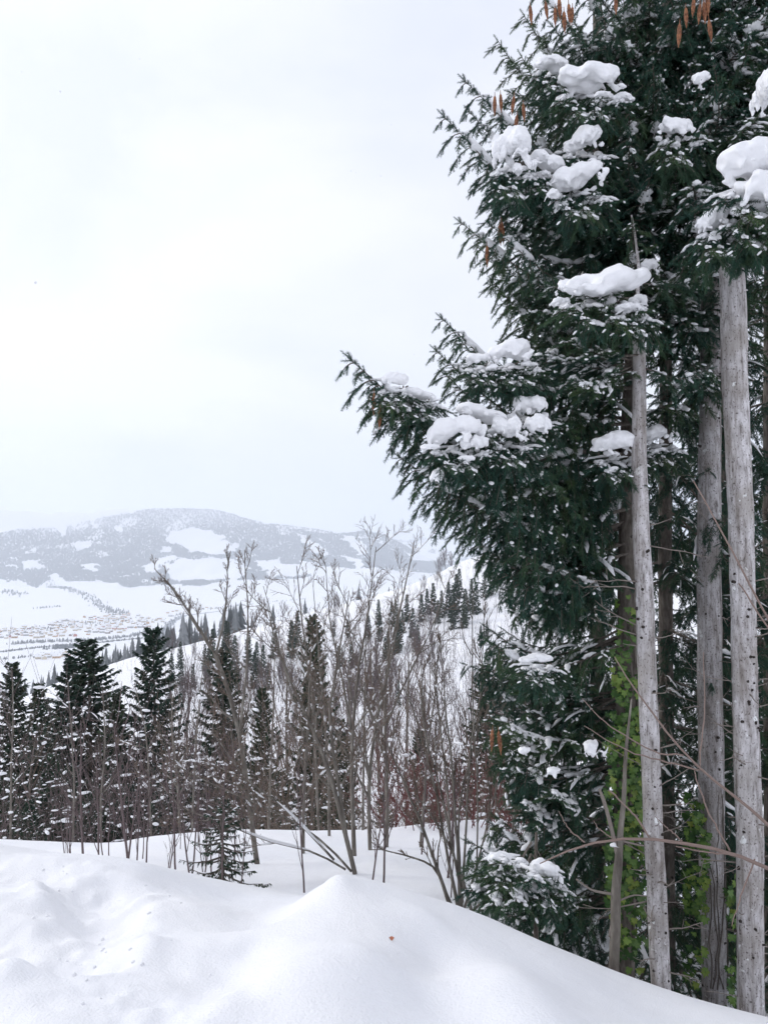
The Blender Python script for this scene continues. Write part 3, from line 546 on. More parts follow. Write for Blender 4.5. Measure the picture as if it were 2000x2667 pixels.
for px, yt, d, lb in [(150, 1960, 27, 'young spruce with rusty top and snow-laden lower boughs'), (30, 2010, 25, 'young snow-laden spruce near the left edge'), (250, 2060, 25, 'small snowy spruce below the broad dark one'), (350, 2040, 26, 'small snowy spruce at the foot of the tall one'), (470, 2010, 27, 'snowy young spruce left of the leaning bare stems'), (95, 2080, 23, 'lowest snowy young spruce behind the left snowbank'), (560, 2020, 27, 'snowy young spruce behind the forked trunk'), (740, 2000, 26, 'snowy young spruce between the pale central stems'), (860, 2040, 25, 'small snowy spruce right of the pale central stems'), (200, 1990, 28, 'snowy young spruce under the broad dark one'), (310, 2000, 28, 'snowy young spruce between the broad and tall spruces'), (420, 2060, 24, 'low snowy spruce right below the tall one'), (640, 2060, 25, 'low snowy spruce right of the forked trunk'), (-30, 2040, 26, 'snowy young spruce cut by the left edge'), (1000, 2060, 25, 'low snowy spruce among the right central trunks')]:
    x = (px - 1000) / F * d; zb = h1(x, d); s = max(.5, (at(px, yt, d)[2] - zb) / 4.2); put_conifer(YOUNG[int(U(0, 3))], (x, d, zb), lb, 'young snowy spruces in front of the row', s, name='young_spruce')

# ------------------------------------------------------------------ bare trees and shrubs
def grow(polys, g, p, d, L, r, lvl, up=.25, kids=(9, 6, 4), spread=.75, wob=.16, n=None):
    n = n or (9, 7, 5, 4)[min(lvl, 3)]; P = [np.array(p)]; d = np.array(d) / np.linalg.norm(d); st = L / (n - 1)
    for k in range(n - 1):
        d = d + g.normal(0, wob, 3) * (.6 + .4 * lvl) * .6; d[2] += up * .22; d /= np.linalg.norm(d); P.append(P[-1] + d * st)
    P = np.array(P); R = r * np.linspace(1, .30 if lvl < 2 else .35, n); polys.append((lvl, P, R))
    if lvl < len(kids): sprout(polys, g, P, R, L, lvl, up, kids, spread, wob)
def sprout(polys, g, P, R, L, lvl, up, kids, spread, wob, t0=.25):
    nk = kids[lvl]; s = np.linspace(0, 1, len(P))
    for k in range(nk):
        t = t0 + (1 - t0) * (k + g.uniform(.1, .9)) / nk; b = np.array([np.interp(t, s, P[:, i]) for i in range(3)]); i = min(int(t * (len(P) - 1)), len(P) - 2); T = nrm(P[i + 1] - P[i])
        a = nrm(np.cross(T, g.normal(0, 1, 3))); an = spread * g.uniform(.6, 1.25); dd = T * math.cos(an) + a * math.sin(an); dd[2] += .12
        rr = np.interp(t, s, R) * g.uniform(.45, .7); LL = L * g.uniform(.32, .58) * (1.15 - .55 * t)
        grow(polys, g, b, dd, LL, max(rr, TW[min(lvl + 1, 3)]), lvl + 1, up, kids, spread, wob)
TW = [.012, .0065, .0046, .0036]
def snow_strips(polys, g, p=.2, wmul=1.0):
    out = []
    for lvl, P, R in polys:
        if lvl > 2 or g.uniform() > p: continue
        T = P[-1] - P[0]
        if abs(T[2]) / (np.linalg.norm(T) + 1e-9) > .85: continue
        a = g.uniform(0, .6); b = a + g.uniform(.15, .4); s = np.linspace(0, 1, len(P)); q = np.linspace(a, min(b, 1), 5)
        C = np.stack([np.interp(q, s, P[:, i]) for i in range(3)], -1); r = np.interp(q, s, R)
        out.append((C + np.stack([0 * r, 0 * r, r * .9 + .004], -1), (r * .9 + .010) * np.array([.3, 1, 1.1, .9, .25]) * wmul))
    return out
def finish_bare(root, polys, base, limb_ids, tm=M_BARE, wm=M_TWIG, g=None, snow=.2, seeds=()):
    """trunk, one mesh for every limb with its twigs, and the snow lying on them"""
    g = g or RNG; groups = {}
    for (lvl, P, R), lid in zip(polys, limb_ids): groups.setdefault(lid, []).append((lvl, P, R))
    for lid, L in groups.items():
        a = Acc(); tubes(a, [(P, R) for l, P, R in L if l <= 1], 5, 0); tubes(a, [(P, R) for l, P, R in L if l > 1], 3, 1)
        o = obj('trunk' if lid == 0 else 'branch', a.mesh('trunk' if lid == 0 else 'branch', [tm, wm], True, base), root)
        S = snow_strips(L, g, snow)
        if S: b = Acc(); tubes(b, S, 5, flat=.8); obj('snow', b.mesh('snow', M_CAP, True, base), o)
RS = [.5]
def skel(pl, d, n=12):
    """explicit pixel skeleton [(px, py, radius_px), ...] at distance d, d may drift with a 4th value"""
    P = np.array([at(q[0], q[1], d + (q[3] if len(q) > 3 else 0)) for q in pl]); R = np.array([q[2] * d / F for q in pl]) * RS[0]
    c = np.r_[0, np.cumsum(np.linalg.norm(np.diff(P, axis=0), axis=1))]; t = np.linspace(0, c[-1], n)
    Q = np.stack([np.interp(t, c, P[:, i]) for i in range(3)], -1); Q[1:-1] = .25 * Q[:-2] + .5 * Q[1:-1] + .25 * Q[2:]
    return Q, np.interp(t, c, R), c[-1]
def bare(label, d, stems, seed, kids=(8, 6, 4), up=.28, spread=.8, tm=M_BARE, wm=M_TWIG, snow=.3, cat='tree', name='bare_tree', group=None, t0=.3, frac=1.0):
    g = np.random.default_rng(seed); polys = []; ids = []
    base = skel(stems[0], d)[0][0].copy(); base[2] = h1(base[0], base[1])
    root = thing(name, label, cat, base, group)
    for k, st in enumerate(stems):
        P, R, L = skel(st, d)
        P = P + np.cumsum(g.normal(0, .010, P.shape), 0) * np.linspace(0, 1, len(P))[:, None]
        if k == 0: P = np.r_[[[P[0][0], P[0][1], base[2] - .25]], P]; R = np.r_[R[:1] * 1.1, R]
        polys.append((0, P, R)); ids.append(k)
        sub = []; nk = max(2, int(kids[0] * frac * (1 if k == 0 else .7)))
        sprout(sub, g, P, R, L * .46, 0, up, (nk,) + tuple(kids[1:]), spread, .15, t0)
        polys += sub; ids += [k] * len(sub)
    finish_bare(root, polys, base, ids, tm, wm, g, snow); return root
bare('forked grey tree leaning left, tallest twigs left of centre', 11, [[(684, 2340, 15), (662, 2200, 14), (645, 2050, 13), (626, 1900, 12), (606, 1800, 11), (562, 1706, 10)], [(562, 1706, 8), (500, 1610, 6), (452, 1540, 5), (400, 1488, 2)], [(548, 1690, 6), (505, 1615, 5), (475, 1560, 4), (432, 1500, 2)], [(562, 1706, 7), (577, 1640, 5), (592, 1550, 4), (600, 1440, 2)], [(626, 1900, 8), (642, 1750, 6), (648, 1600, 4), (640, 1430, 2)], [(645, 2050, 5), (600, 2010, 4), (520, 1985, 3), (430, 1985, 1.5)]], 1, (11, 7, 5))
bare('straight thin grey tree right of the forked one', 12, [[(790, 2315, 10), (790, 2130, 9), (800, 1950, 8), (815, 1800, 6), (792, 1600, 4), (780, 1480, 2)], [(800, 1950, 5), (750, 1780, 4), (720, 1640, 3), (690, 1530, 1.5)]], 2, (11, 7, 5))
bare('leaning many-stemmed grey shrub whose stems fan left from the snow mound', 9.5, [[(930, 2300, 13), (885, 2110, 12), (842, 1960, 10), (790, 1850, 8), (725, 1730, 5), (690, 1580, 2)], [(905, 2200, 10), (874, 1990, 9), (852, 1860, 7), (880, 1690, 5), (905, 1540, 2)], [(915, 2270, 7), (850, 2195, 6), (760, 2135, 5), (620, 2080, 4), (490, 2030, 3), (420, 1985, 2), (345, 1960, 1.2)], [(900, 2265, 6), (820, 2215, 5), (700, 2195, 4.5), (570, 2135, 4), (450, 2090, 3, .2), (390, 2010, 1.5, .3)], [(870, 2240, 7), (740, 2100, 5), (640, 2030, 4), (560, 1900, 2)], [(925, 2290, 9), (1000, 2330, 7), (1060, 2350, 5), (1120, 2352, 2)]], 3, (10, 7, 5), snow=.35)
bare('upright grey tree with two long stems in the centre', 11, [[(925, 2285, 13), (918, 2100, 11), (915, 1900, 9), (930, 1750, 7), (962, 1560, 4), (975, 1420, 2)], [(915, 1900, 7), (890, 1760, 5), (860, 1600, 3), (850, 1450, 1.5)]], 4, (11, 7, 5))
bare('tall grey tree right of centre with spreading fine crown', 13, [[(1005, 2270, 11), (1010, 2100, 10), (1002, 1900, 8), (1012, 1700, 6), (1060, 1520, 4), (1085, 1400, 2)], [(1002, 1900, 6), (1060, 1760, 5), (1130, 1620, 3), (1170, 1480, 1.5)], [(1010, 2000, 6), (960, 1850, 5), (920, 1700, 3), (905, 1560, 1.5)]], 5, (11, 7, 5))
bare('bare tree with snow clumps between the centre trunks', 12.5, [[(965, 2240, 11), (958, 2060, 10), (975, 1880, 8), (1020, 1720, 5), (1050, 1560, 2)], [(960, 2080, 7), (880, 1920, 5), (820, 1780, 4), (760, 1640, 2)]], 6, (11, 7, 5))
bare('fan-shaped brown shrub with many stems below the red twigs', 7.8, [[(1192, 2425, 14), (1150, 2290, 9), (1090, 2120, 7), (1030, 1960, 5), (960, 1790, 2)], [(1205, 2420, 12), (1160, 2200, 7), (1130, 2000, 5), (1060, 1780, 2)], [(1200, 2410, 10), (1190, 2200, 7), (1165, 1950, 5), (1130, 1680, 2)], [(1240, 2420, 10), (1215, 2330, 8), (1180, 2230, 6), (1100, 2100, 4), (1020, 2040, 2)], [(1200, 2400, 9), (1215, 2150, 6), (1230, 1900, 4), (1290, 1700, 2)], [(1190, 2390, 8), (1130, 2250, 6), (1040, 2210, 4), (960, 2200, 2)], [(1205, 2380, 8), (1260, 2200, 5), (1300, 2050, 4), (1380, 1900, 2)], [(1200, 2380, 8), (1195, 2100, 5), (1250, 1900, 4), (1260, 1640, 2)], [(1205, 2350, 7), (1150, 2060, 5), (1105, 1900, 4), (1090, 1720, 2)], [(1200, 2400, 8), (1300, 2310, 5), (1380, 2250, 3), (1430, 2180, 1.5)]], 7, (8, 6, 4), up=.4, spread=.5, snow=.15, cat='shrub', name='bare_shrub')
bare('single thin straight sapling rising beside the hanging boughs', 9, [[(1240, 2420, 5), (1246, 2050, 4.5), (1230, 1850, 4), (1232, 1540, 1.5)]], 8, (5, 2), snow=.05, spread=.45)
bare('slim brown sapling just right of the straight thin one', 9.5, [[(1298, 2400, 5), (1290, 2000, 4), (1284, 1750, 2)]], 9, (7, 3), snow=.05, spread=.4)
bare('slender tree with pale trunk left of the shrub fan', 14, [[(858, 2200, 8), (856, 2000, 7), (845, 1850, 5), (830, 1650, 3), (820, 1520, 1.5)]], 10, (10, 5, 3))
bare('slender dark tree left of the forked grey tree', 17, [[(265, 2240, 6), (262, 2080, 5), (275, 1930, 4), (268, 1800, 2)]], 12, (10, 4, 3), wm=M_TWIG2)
bare('thin pale tree at the far left of the thicket', 18, [[(28, 2210, 6), (28, 2000, 5), (30, 1860, 4), (22, 1740, 2)]], 13, (10, 5, 3), wm=M_TWIG2)
bare('thin tree standing before the broad dark spruce', 17, [[(190, 2230, 6), (195, 2050, 5), (190, 1900, 4), (182, 1780, 2)]], 14, (9, 5, 3), wm=M_TWIG2)
bare('thin tree standing before the tall shapely spruce', 17, [[(395, 2200, 5), (390, 2050, 5), (380, 1900, 3), (350, 1780, 1.5)]], 15, (10, 5, 3), wm=M_TWIG2)
bare('thin twiggy tree right of the tall shapely spruce', 18, [[(500, 2190, 6), (505, 2030, 5), (515, 1880, 4), (530, 1720, 2)]], 16, (10, 5, 3), wm=M_TWIG2)
TW2 = TW[:]; TW[:] = [.010, .0062, .0045, .0036]
for k, (px, yt, d) in enumerate([(470, 1800, 15), (700, 1680, 15), (830, 1660, 16), (945, 1600, 15), (1095, 1640, 13), (1175, 1720, 12.5), (1330, 1880, 12)]):
    x = (px - 1000) / F * d; pb = proj(np.array((x, d, h1(x, d)))); l = U(-50, 50)
    bare('%s slender twiggy tree from the left in the central thicket' % ['first', 'second', 'third', 'fourth', 'fifth', 'sixth', 'last'][k], d, [[(px, float(pb[1]), 7), (px + l * .3, float(pb[1]) * .6 + yt * .4, 6), (px + l * .8, float(pb[1]) * .25 + yt * .75, 4), (px + l, yt, 2)]], 600 + k, (11, 6, 3), wm=M_TWIG2 if k % 2 else M_TWIG, group='slender trees in the central thicket')
TW[:] = TW2
# further bare trees: whole trees sharing four built ones
def bare_proto(h, seed, kids, tw, wm, tm=M_BARE):
    g = np.random.default_rng(seed); polys = []; old = TW[:]; TW[:] = tw
    grow(polys, g, (0, 0, -.4), (g.normal(0, .05), g.normal(0, .05), 1), h, h * .010 + .02, 0, .5, kids, .55, .12, 11); TW[:] = old
    a = Acc(); tubes(a, [(P, R) for l, P, R in polys if l == 0], 6); b = Acc(); tubes(b, [(P, R) for l, P, R in polys if l > 0], 3)
    c = Acc(); tubes(c, snow_strips(polys, g, .12, 1.3), 4, flat=.8)
    return a.mesh('trunk', tm), b.mesh('crown', wm), c.mesh('snow', M_CAP)
BT = [bare_proto(11, 200 + k, (13, 6, 4), [.018, .012, .010, .008], M_TWIG2 if k % 2 else M_TWIG) for k in range(4)]
BF = [bare_proto(14, 210 + k, (15, 7, 3), [.09, .075, .062, .055], M_TWIGFAR, M_TWIGFAR) for k in range(3)]
G3 = 'bare trees on the slope below the bench'
for px, yt, d, lb in [(470, 1800, 45, 'purplish bare tree right behind the tall spruce'), (520, 1780, 48, 'purplish bare tree left of the brown-topped spruce'), (650, 1760, 46, 'purplish bare tree behind the forked trunk'), (740, 1700, 50, 'mauve bare tree behind the central stems'), (930, 1680, 48, 'mauve bare tree right behind the central stems'), (1000, 1640, 55, 'tall mauve bare tree under the hazy spur clump'), (1060, 1680, 50, 'mauve bare tree left of the broom-like shrub tips'), (1130, 1740, 44, 'brown bare tree behind the red shrubs'), (1200, 1780, 40, 'brown bare tree left of the dark blunt conifer'), (1330, 1850, 36, 'brown bare tree under the low hanging boughs'), (1390, 1880, 32, 'brown bare tree beside the lowest hanging boughs'), (300, 1900, 34, 'bare tree in the gap left of the tall spruce'), (100, 1890, 34, 'bare tree before the narrow left spruces'), (620, 1850, 33, 'bare tree beside the forked trunk'), (800, 1820, 32, 'bare tree among the dark low spruces'), (1010, 1820, 30, 'bare tree among the tall centre stems'), (1150, 1880, 28, 'low bare tree behind the shrub fan'), (430, 1930, 30, 'low bare tree at the foot of the tall spruce')]:
    x = (px - 1000) / F * d; zb = h1(x, d); s = max(.4, (at(px, yt, d)[2] - zb) / 11.5); k = int(U(0, 4)); put_conifer(BT[k], (x, d, zb), lb, G3, s, name='bare_tree')
for k in range(46):
    px, py = U(420, 1110), 0; py = U(np.interp(px, [430, 1090], [1740, 1590]), 1850); far_at(px, py - U(45, 100), py, 0, 'hazy conifer on the slope across the gully, %s, %s' % ('left of the forked tree' if px < 560 else 'behind the forked tree' if px < 720 else 'behind the central stems' if px < 930 else 'right of the central stems', 'high up' if py < 1700 else 'half way down' if py < 1780 else 'low down'), 'hazy conifers across the gully')
for k in range(130):
    px = U(440, 1160); d = U(90, 260) if k % 3 else U(150, 390); x = (px - 1000) / F * d; zb = h1(x, d); put_conifer(BF[k % 3], (x, d, zb), 'hazy mauve bare tree across the gully, %s, %s' % ('left, behind the forked tree' if px < 700 else 'left of the central stems' if px < 850 else 'behind the central stems' if px < 980 else 'right, below the conifer clump', 'low in the gully' if d < 150 else 'halfway up' if d < 200 else 'above the gully middle' if d < 250 else 'high on the spur'), 'hazy bare trees across the gully', U(.45, .8), name='bare_tree')
for k, (px, yt, d) in enumerate([(1140, 1462, 450), (1160, 1438, 455), (1175, 1445, 460), (1150, 1452, 452)]):
    x = (px - 1000) / F * d; zb = h1(x, d); put_conifer(BF[k % 3], (x, d, zb), 'hazy brown bare tree on the crest of the white meadow', 'crest trees', max(.5, (at(px, yt, d)[2] - zb) / 14), name='bare_tree')
def stems_stuff(name, label, n, region, hmin, hmax, r, m, twigs=3, lean=.15, cat='undergrowth', tw=.5):
    a = Acc(); polys = []; got = 0
    px = U(region[0], region[1], n); d = U(region[2], region[3], n); x = (px - 1000) / F * d; z = H(x, d)
    for k in range(n):
        h = U(hmin, hmax); p = np.array((x[k], d[k], z[k] - .1)); dr = nrm(np.array((RNG.normal(0, lean), RNG.normal(0, lean), 1))); q = np.linspace(0, 1, 4)[:, None]
        P = p + dr * h * q + np.cumsum(RNG.normal(0, .05 * h, (4, 3)), 0) * q; polys.append((P, r * np.array([1, .85, .6, .3])))
        for j in range(twigs):
            t = U(.25, .95); b = p + dr * h * t; e = nrm(dr * U(.4, 1) + RNG.normal(0, .55, 3)) * h * U(.2, tw); polys.append((np.array([b, b + e * .5, b + e + np.array((0, 0, .08 * h))]), r * np.array([.6, .5, .3])))
    tubes(a, polys, 3); tag(obj(name, a.mesh(name, m)), label, cat, kind='stuff')
stems_stuff('slope_saplings', 'thin bare saplings hatching the white slope at right', 1500, (1060, 1480, 110, 400), 2.5, 6, .04, M_TWIGFAR, 2, .06)
stems_stuff('slope_saplings', 'sparse bare saplings on the white spur at left', 500, (300, 1060, 120, 380), 2, 5, .045, M_TWIGFAR, 2, .08)
stems_stuff('undergrowth', 'tangled dark undergrowth below the spruces at left', 300, (-60, 640, 17.5, 32), 0.8, 4.2, .009, M_TWIG2, 6, .32, tw=.7)
stems_stuff('undergrowth', 'brown tangled undergrowth behind the central trees', 330, (600, 1420, 17.5, 30), 0.8, 4.6, .009, M_TWIG, 6, .32, tw=.7)
stems_stuff('undergrowth', 'rusty fine twigs low on the right slope', 300, (1080, 1450, 24, 60), 2, 4.5, .014, mat('rusty_twigs', (.17, .095, .08), .85), 5, .2)
def snow_bits():
    a = Acc(); n = 1500; px = U(-40, 1420, n); d = U(16.5, 30, n); x = (px - 1000) / F * d; z = H(x, d) + U(.1, 3.2, n); s = U(.012, .05, n)
    inst(a, *ICO1, np.stack([x, d, z], -1), S=np.stack([s * U(1, 4, n), s, s * U(.5, .9, n)], -1), rz=U(0, 6, n))
    tag(obj('snow_clumps', a.mesh('snow_clumps', M_CAP)), 'small snow clumps caught in the thicket twigs', 'snow', kind='stuff')
snow_bits()
# red-stemmed shrubs
def red_shrub(px, py, d, hpx, lb, seed, wpx=110):
    g = np.random.default_rng(seed); x = (px - 1000) / F * d; zb = h1(x, d); h = max(.8, (at(px, py - hpx, d)[2] - zb)); polys = []; root = thing('red_twig_shrub', lb, 'shrub', (x, d, zb), 'red-stemmed shrubs'); old = TW[:]; TW[:] = [.012, .009, .008, .007]
    for k in range(12):
        sub = []; grow(sub, g, (g.normal(0, .3), g.normal(0, .3), -.1), (g.normal(0, .5), g.normal(0, .4), 1), h * g.uniform(.35, 1), .012, 1, .3, (0, 6, 3), .6, .16)
        if k % 4 == 0: acc = []; 
        acc += sub
        if k % 4 == 3:
            a = Acc(); tubes(a, [(P, R) for _, P, R in acc], 3); o = obj('branch', a.mesh('branch', M_RED), root); S = snow_strips([(1, P, R) for _, P, R in acc], g, .10, 1.5)
            if S: b = Acc(); tubes(b, S, 4, flat=.8); obj('snow', b.mesh('snow', M_CAP), o)
    TW[:] = old
for q in [(1105, 2060, 15, 130, 'red-stemmed shrub left of the straight thin sapling', 1), (1190, 2050, 16, 150, 'red-stemmed shrub behind the fan-shaped shrub', 2), (1270, 2060, 15, 140, 'red-stemmed shrub between the two thin saplings', 3), (1345, 2080, 14, 130, 'crimson shrub beside the lowest hanging boughs', 4), (1400, 2110, 13, 150, 'brightest crimson shrub against the right boughs', 5), (1040, 2050, 17, 120, 'maroon shrub right of the central trunks', 6)]: red_shrub(*q)
# saplings on the bench
def sapling_proto(seed, h=1.25):
    g = np.random.default_rng(seed); polys = []; old = TW[:]; TW[:] = [.008, .005, .0045, .004]; grow(polys, g, (0, 0, -.1), (g.normal(0, .14), g.normal(0, .08), 1), h, .011, 0, .2, (5, 2), .5, .1, 6); TW[:] = old
    a = Acc(); tubes(a, [(P, R) for l, P, R in polys if l == 0], 5); b = Acc(); tubes(b, [(P, R) for l, P, R in polys if l > 0], 3); return a.mesh('stem', M_TWIG2), b.mesh('twigs', M_TWIG2)
SPL = [sapling_proto(300 + k) for k in range(5)]
ORD = 'leftmost,second,third,fourth,fifth,sixth,seventh,eighth,ninth,tenth,eleventh,twelfth,thirteenth,fourteenth,fifteenth,sixteenth,seventeenth,eighteenth,nineteenth,twentieth,twenty-first,twenty-second,twenty-third,twenty-fourth,twenty-fifth,twenty-sixth,twenty-seventh,twenty-eighth,twenty-ninth,thirtieth'.split(',')
spx = np.r_[np.sort(U(190, 660, 30)), np.sort(U(700, 1180, 8))]
for k in range(38):
    px = spx[k]; d = U(6.9, 12.5); x = (px - 1000) / F * d; o_ = ORD[k] if k < 30 else ORD[k - 30]; r = thing('bare_sapling', '%s thin bare sapling%s poking from the %s snow bench' % (o_, '' if o_ == 'leftmost' else ' from the left', 'left' if k < 30 else 'central'), 'sapling', (x, d, h1(x, d)), 'bare saplings on the left bench' if k < 30 else 'bare saplings on the central bench', U(0, 6)); s = U(.55, 1.3); r.scale = (s, s, s)
    for nm, me in zip(('stem', 'twigs'), SPL[k % 5]): obj(nm, me, r)
x, d = (588 - 1000) / F * 8.6, 8.6
put_conifer(conifer(.95, .50, 64, 34, .085, .017, 131, 1.3, .06, .7, .15, ragged=.45), (x, d, h1(x, d)), 'tiny dark spruce half buried in the snow bench', None, 1.05, name='tiny_spruce')

# ------------------------------------------------------------------ the near spruces at right
def shoot_t(L, n, seed):
    """a needle-covered shoot along +X"""
    g = np.random.default_rng(seed); v = []; t = []
    for k in range(n):
        x = L * (.02 + .96 * k / n); a = k * 2.4 + g.uniform(-.4, .4); l = .0185 * g.uniform(.8, 1.2) * (1 - .35 * (k / n) ** 4); c, s = math.cos(a), math.sin(a); w = .0021; b = len(v); f = g.uniform(.35, .7)
        v += [(x - w, -s * w * .5, c * w * .5), (x + w, s * w * .5, -c * w * .5), (x + l * f, c * l * .85, s * l * .85 + .001)]; t.append((b, b + 1, b + 2))
    for k in range(2):
        a = k * math.pi / 2 + .5; c, s = math.cos(a) * .0042, math.sin(a) * .0042; b = len(v)
        v += [(0, c, s), (0, -c, -s), (L * 1.0, 0, 0)]; t += [(b, b + 1, b + 2)]
    return np.array(v), np.array(t)
SH = [shoot_t(.038, 16, 1), shoot_t(.06, 24, 2), shoot_t(.085, 32, 3)]
def spruce_branch(L, seed, hang=.8, dens=1.0, snow=.5, inner=.12):
    g = np.random.default_rng(seed); n = 14; s = np.linspace(0, 1, n)
    A = np.stack([L * s, .04 * L * np.sin(s * 4 + g.uniform(0, 6)), L * (-.13 * np.sin(s * math.pi) + .03 * np.sin(7 * s)) * (1 if hang > .4 else .4)], -1)
    wood = [(A, np.linspace(.005 + .0055 * L, .003, n))]; sp, sx, sc = [], [], []; pads = []
    def shoots(P, d0, every, lmax):
        c = np.r_[0, np.cumsum(np.linalg.norm(np.diff(P, axis=0), axis=1))]; T = nrm(np.gradient(P, axis=0)); m = max(2, int(c[-1] / every))
        for k in range(m):
            q = c[-1] * (k + g.uniform(.2, .8)) / m; b = np.array([np.interp(q, c, P[:, i]) for i in range(3)]); i = min(np.searchsorted(c, q), len(P) - 1); tt = T[i]
            for sd in (-1, 1):
                side = nrm(np.cross((0, 0, 1.), tt) + g.normal(0, .25, 3)) * sd; d = tt * g.uniform(.45, .95) + side * g.uniform(.35, .8) + np.array((0, 0, -hang * g.uniform(.0, .7) + .08)); sp.append(b); sx.append(d); sc.append(int(g.choice(3, p=(.35, .45, .2) if q < c[-1] * .8 else (.55, .4, .05))))
        sp.append(P[-1]); sx.append(T[-1]); sc.append(1)
    m = int(L * (1 - inner) / .055 * dens)
    for k in range(m):
        t = inner + (1 - inner) * (k + g.uniform(.2, .8)) / m; b = np.array([np.interp(t, s, A[:, i]) for i in range(3)]); sd = 1 if k % 2 else -1
        l = min(.62, .42 * L * (1 - t) + .13) * g.uniform(.55, 1.15); an = g.uniform(.55, 1.05); d = np.array((math.cos(an), sd * math.sin(an), g.uniform(-.15, .25))); hg = hang * g.uniform(.5, 1.5); q = 6; P = [b]
        for j in range(q - 1):
            d = d + np.array((0, 0, -hg * .30)) + g.normal(0, .06, 3); d = d / np.linalg.norm(d); P.append(P[-1] + d * l / (q - 1))
        P = np.array(P); wood.append((P, np.linspace(.0042, .002, q))); shoots(P[1:], None, .023, 1)
        if g.uniform() < snow:
            e = g.uniform(.4, .9); w = g.uniform(.009, .030); Q = P[0] + (P[:4] - P[0]) * 1.0; ss = np.linspace(.05, e, 6); u = np.linspace(0, 1, q); C = np.stack([np.interp(ss, u, P[:, i]) for i in range(3)], -1)
            if C[0][2] - C[-1][2] < .42 * np.linalg.norm(C[0] - C[-1]): pads.append((C + np.array((0, 0, .012)) + g.normal(0, .004, (6, 3)), w * np.array([.3, .9, 1.1, .8, 1, .15]) * g.uniform(.8, 1.2, 6)))
    shoots(A[3:], None, .03, 1)
    for k in range(int(L * 3.2 * snow * 2)):
        a = g.uniform(.2, .85); b = a + g.uniform(.05, .16); ss = np.linspace(a, min(b, .98), 6); C = np.stack([np.interp(ss, s, A[:, i]) for i in range(3)], -1)
        pads.append((C + np.array((0, 0, .018)) + g.normal(0, .008, (6, 3)), g.uniform(.018, .042) * np.array([.25, .85, 1.15, .9, .7, .15])))
    sp = np.array(sp); sx = nrm(np.array(sx)); sc = np.array(sc); ac = Acc(); up = np.tile((0, 0, 1.), (len(sp), 1)) + g.normal(0, .3, (len(sp), 3)); ln = np.array((.038, .06, .085))
    for k in range(3):
        j = sc == k; inst(ac, *SH[k], sp[j], sx[j], up[j])
    tubes(ac, wood, 4, 1); sn = Acc(); tubes(sn, pads, 7, flat=.62)
    f = (g.uniform(0, 1, len(sp)) < snow * .16) & (sx[:, 2] > -.65); kk = f.sum(); l = ln[sc[f]]
    inst(sn, *ICO1, sp[f] + sx[f] * (l * .45)[:, None] + np.array((0, 0, .010)), sx[f], up[f], np.stack([l * g.uniform(.25, .5, kk), g.uniform(.008, .016, kk), g.uniform(.005, .010, kk)], -1))
    return L, ac.mesh('branch', [M_NEEDLE, M_BARK2], False), sn.mesh('snow', M_CAP)
BR = {'hang': [spruce_branch(L, 400 + k, 1.0, 1.0, sn) for k, (L, sn) in enumerate([(.8, .62), (1.2, .5), (1.2, .75), (1.7, .55), (1.7, .7), (2.2, .65)])],
      'stiff': [spruce_branch(L, 420 + k, .35, 1.0, sn) for k, (L, sn) in enumerate([(.6, .8), (.9, .7), (.9, .9), (1.3, .8)])],
      'dark': [spruce_branch(L, 440 + k, .9, .9, .10, .05) for k, L in enumerate([1.3, 1.8])]}
def put_branch(tree, base, root, tip, kind='hang', roll=None, pick=None):
    root = np.asarray(root, float); tip = np.asarray(tip, float); v = tip - root; l = np.linalg.norm(v); L = BR[kind]; order = sorted(range(len(L)), key=lambda i: abs(math.log(L[i][0] / l)) + U(0, .25)); Lv, me, sn = L[order[0]]
    x = Vector(v / l); y = Vector((0, 0, 1)).cross(x).normalized(); z = x.cross(y); M = Matrix((x, y, z)).transposed().to_4x4() @ Matrix.Rotation(U(-.25, .25) if roll is None else roll, 4, 'X'); s = l / Lv
    M = Matrix.Translation(Vector(root - base)) @ M @ Matrix.Diagonal((s, (1 if RNG.uniform() < .5 else -1) * s, s, 1)) if False else Matrix.Translation(Vector(root - base)) @ M @ Matrix.Scale(s, 4)
    o = obj('branch', me, tree, M); c = obj('snow', sn, o); return o
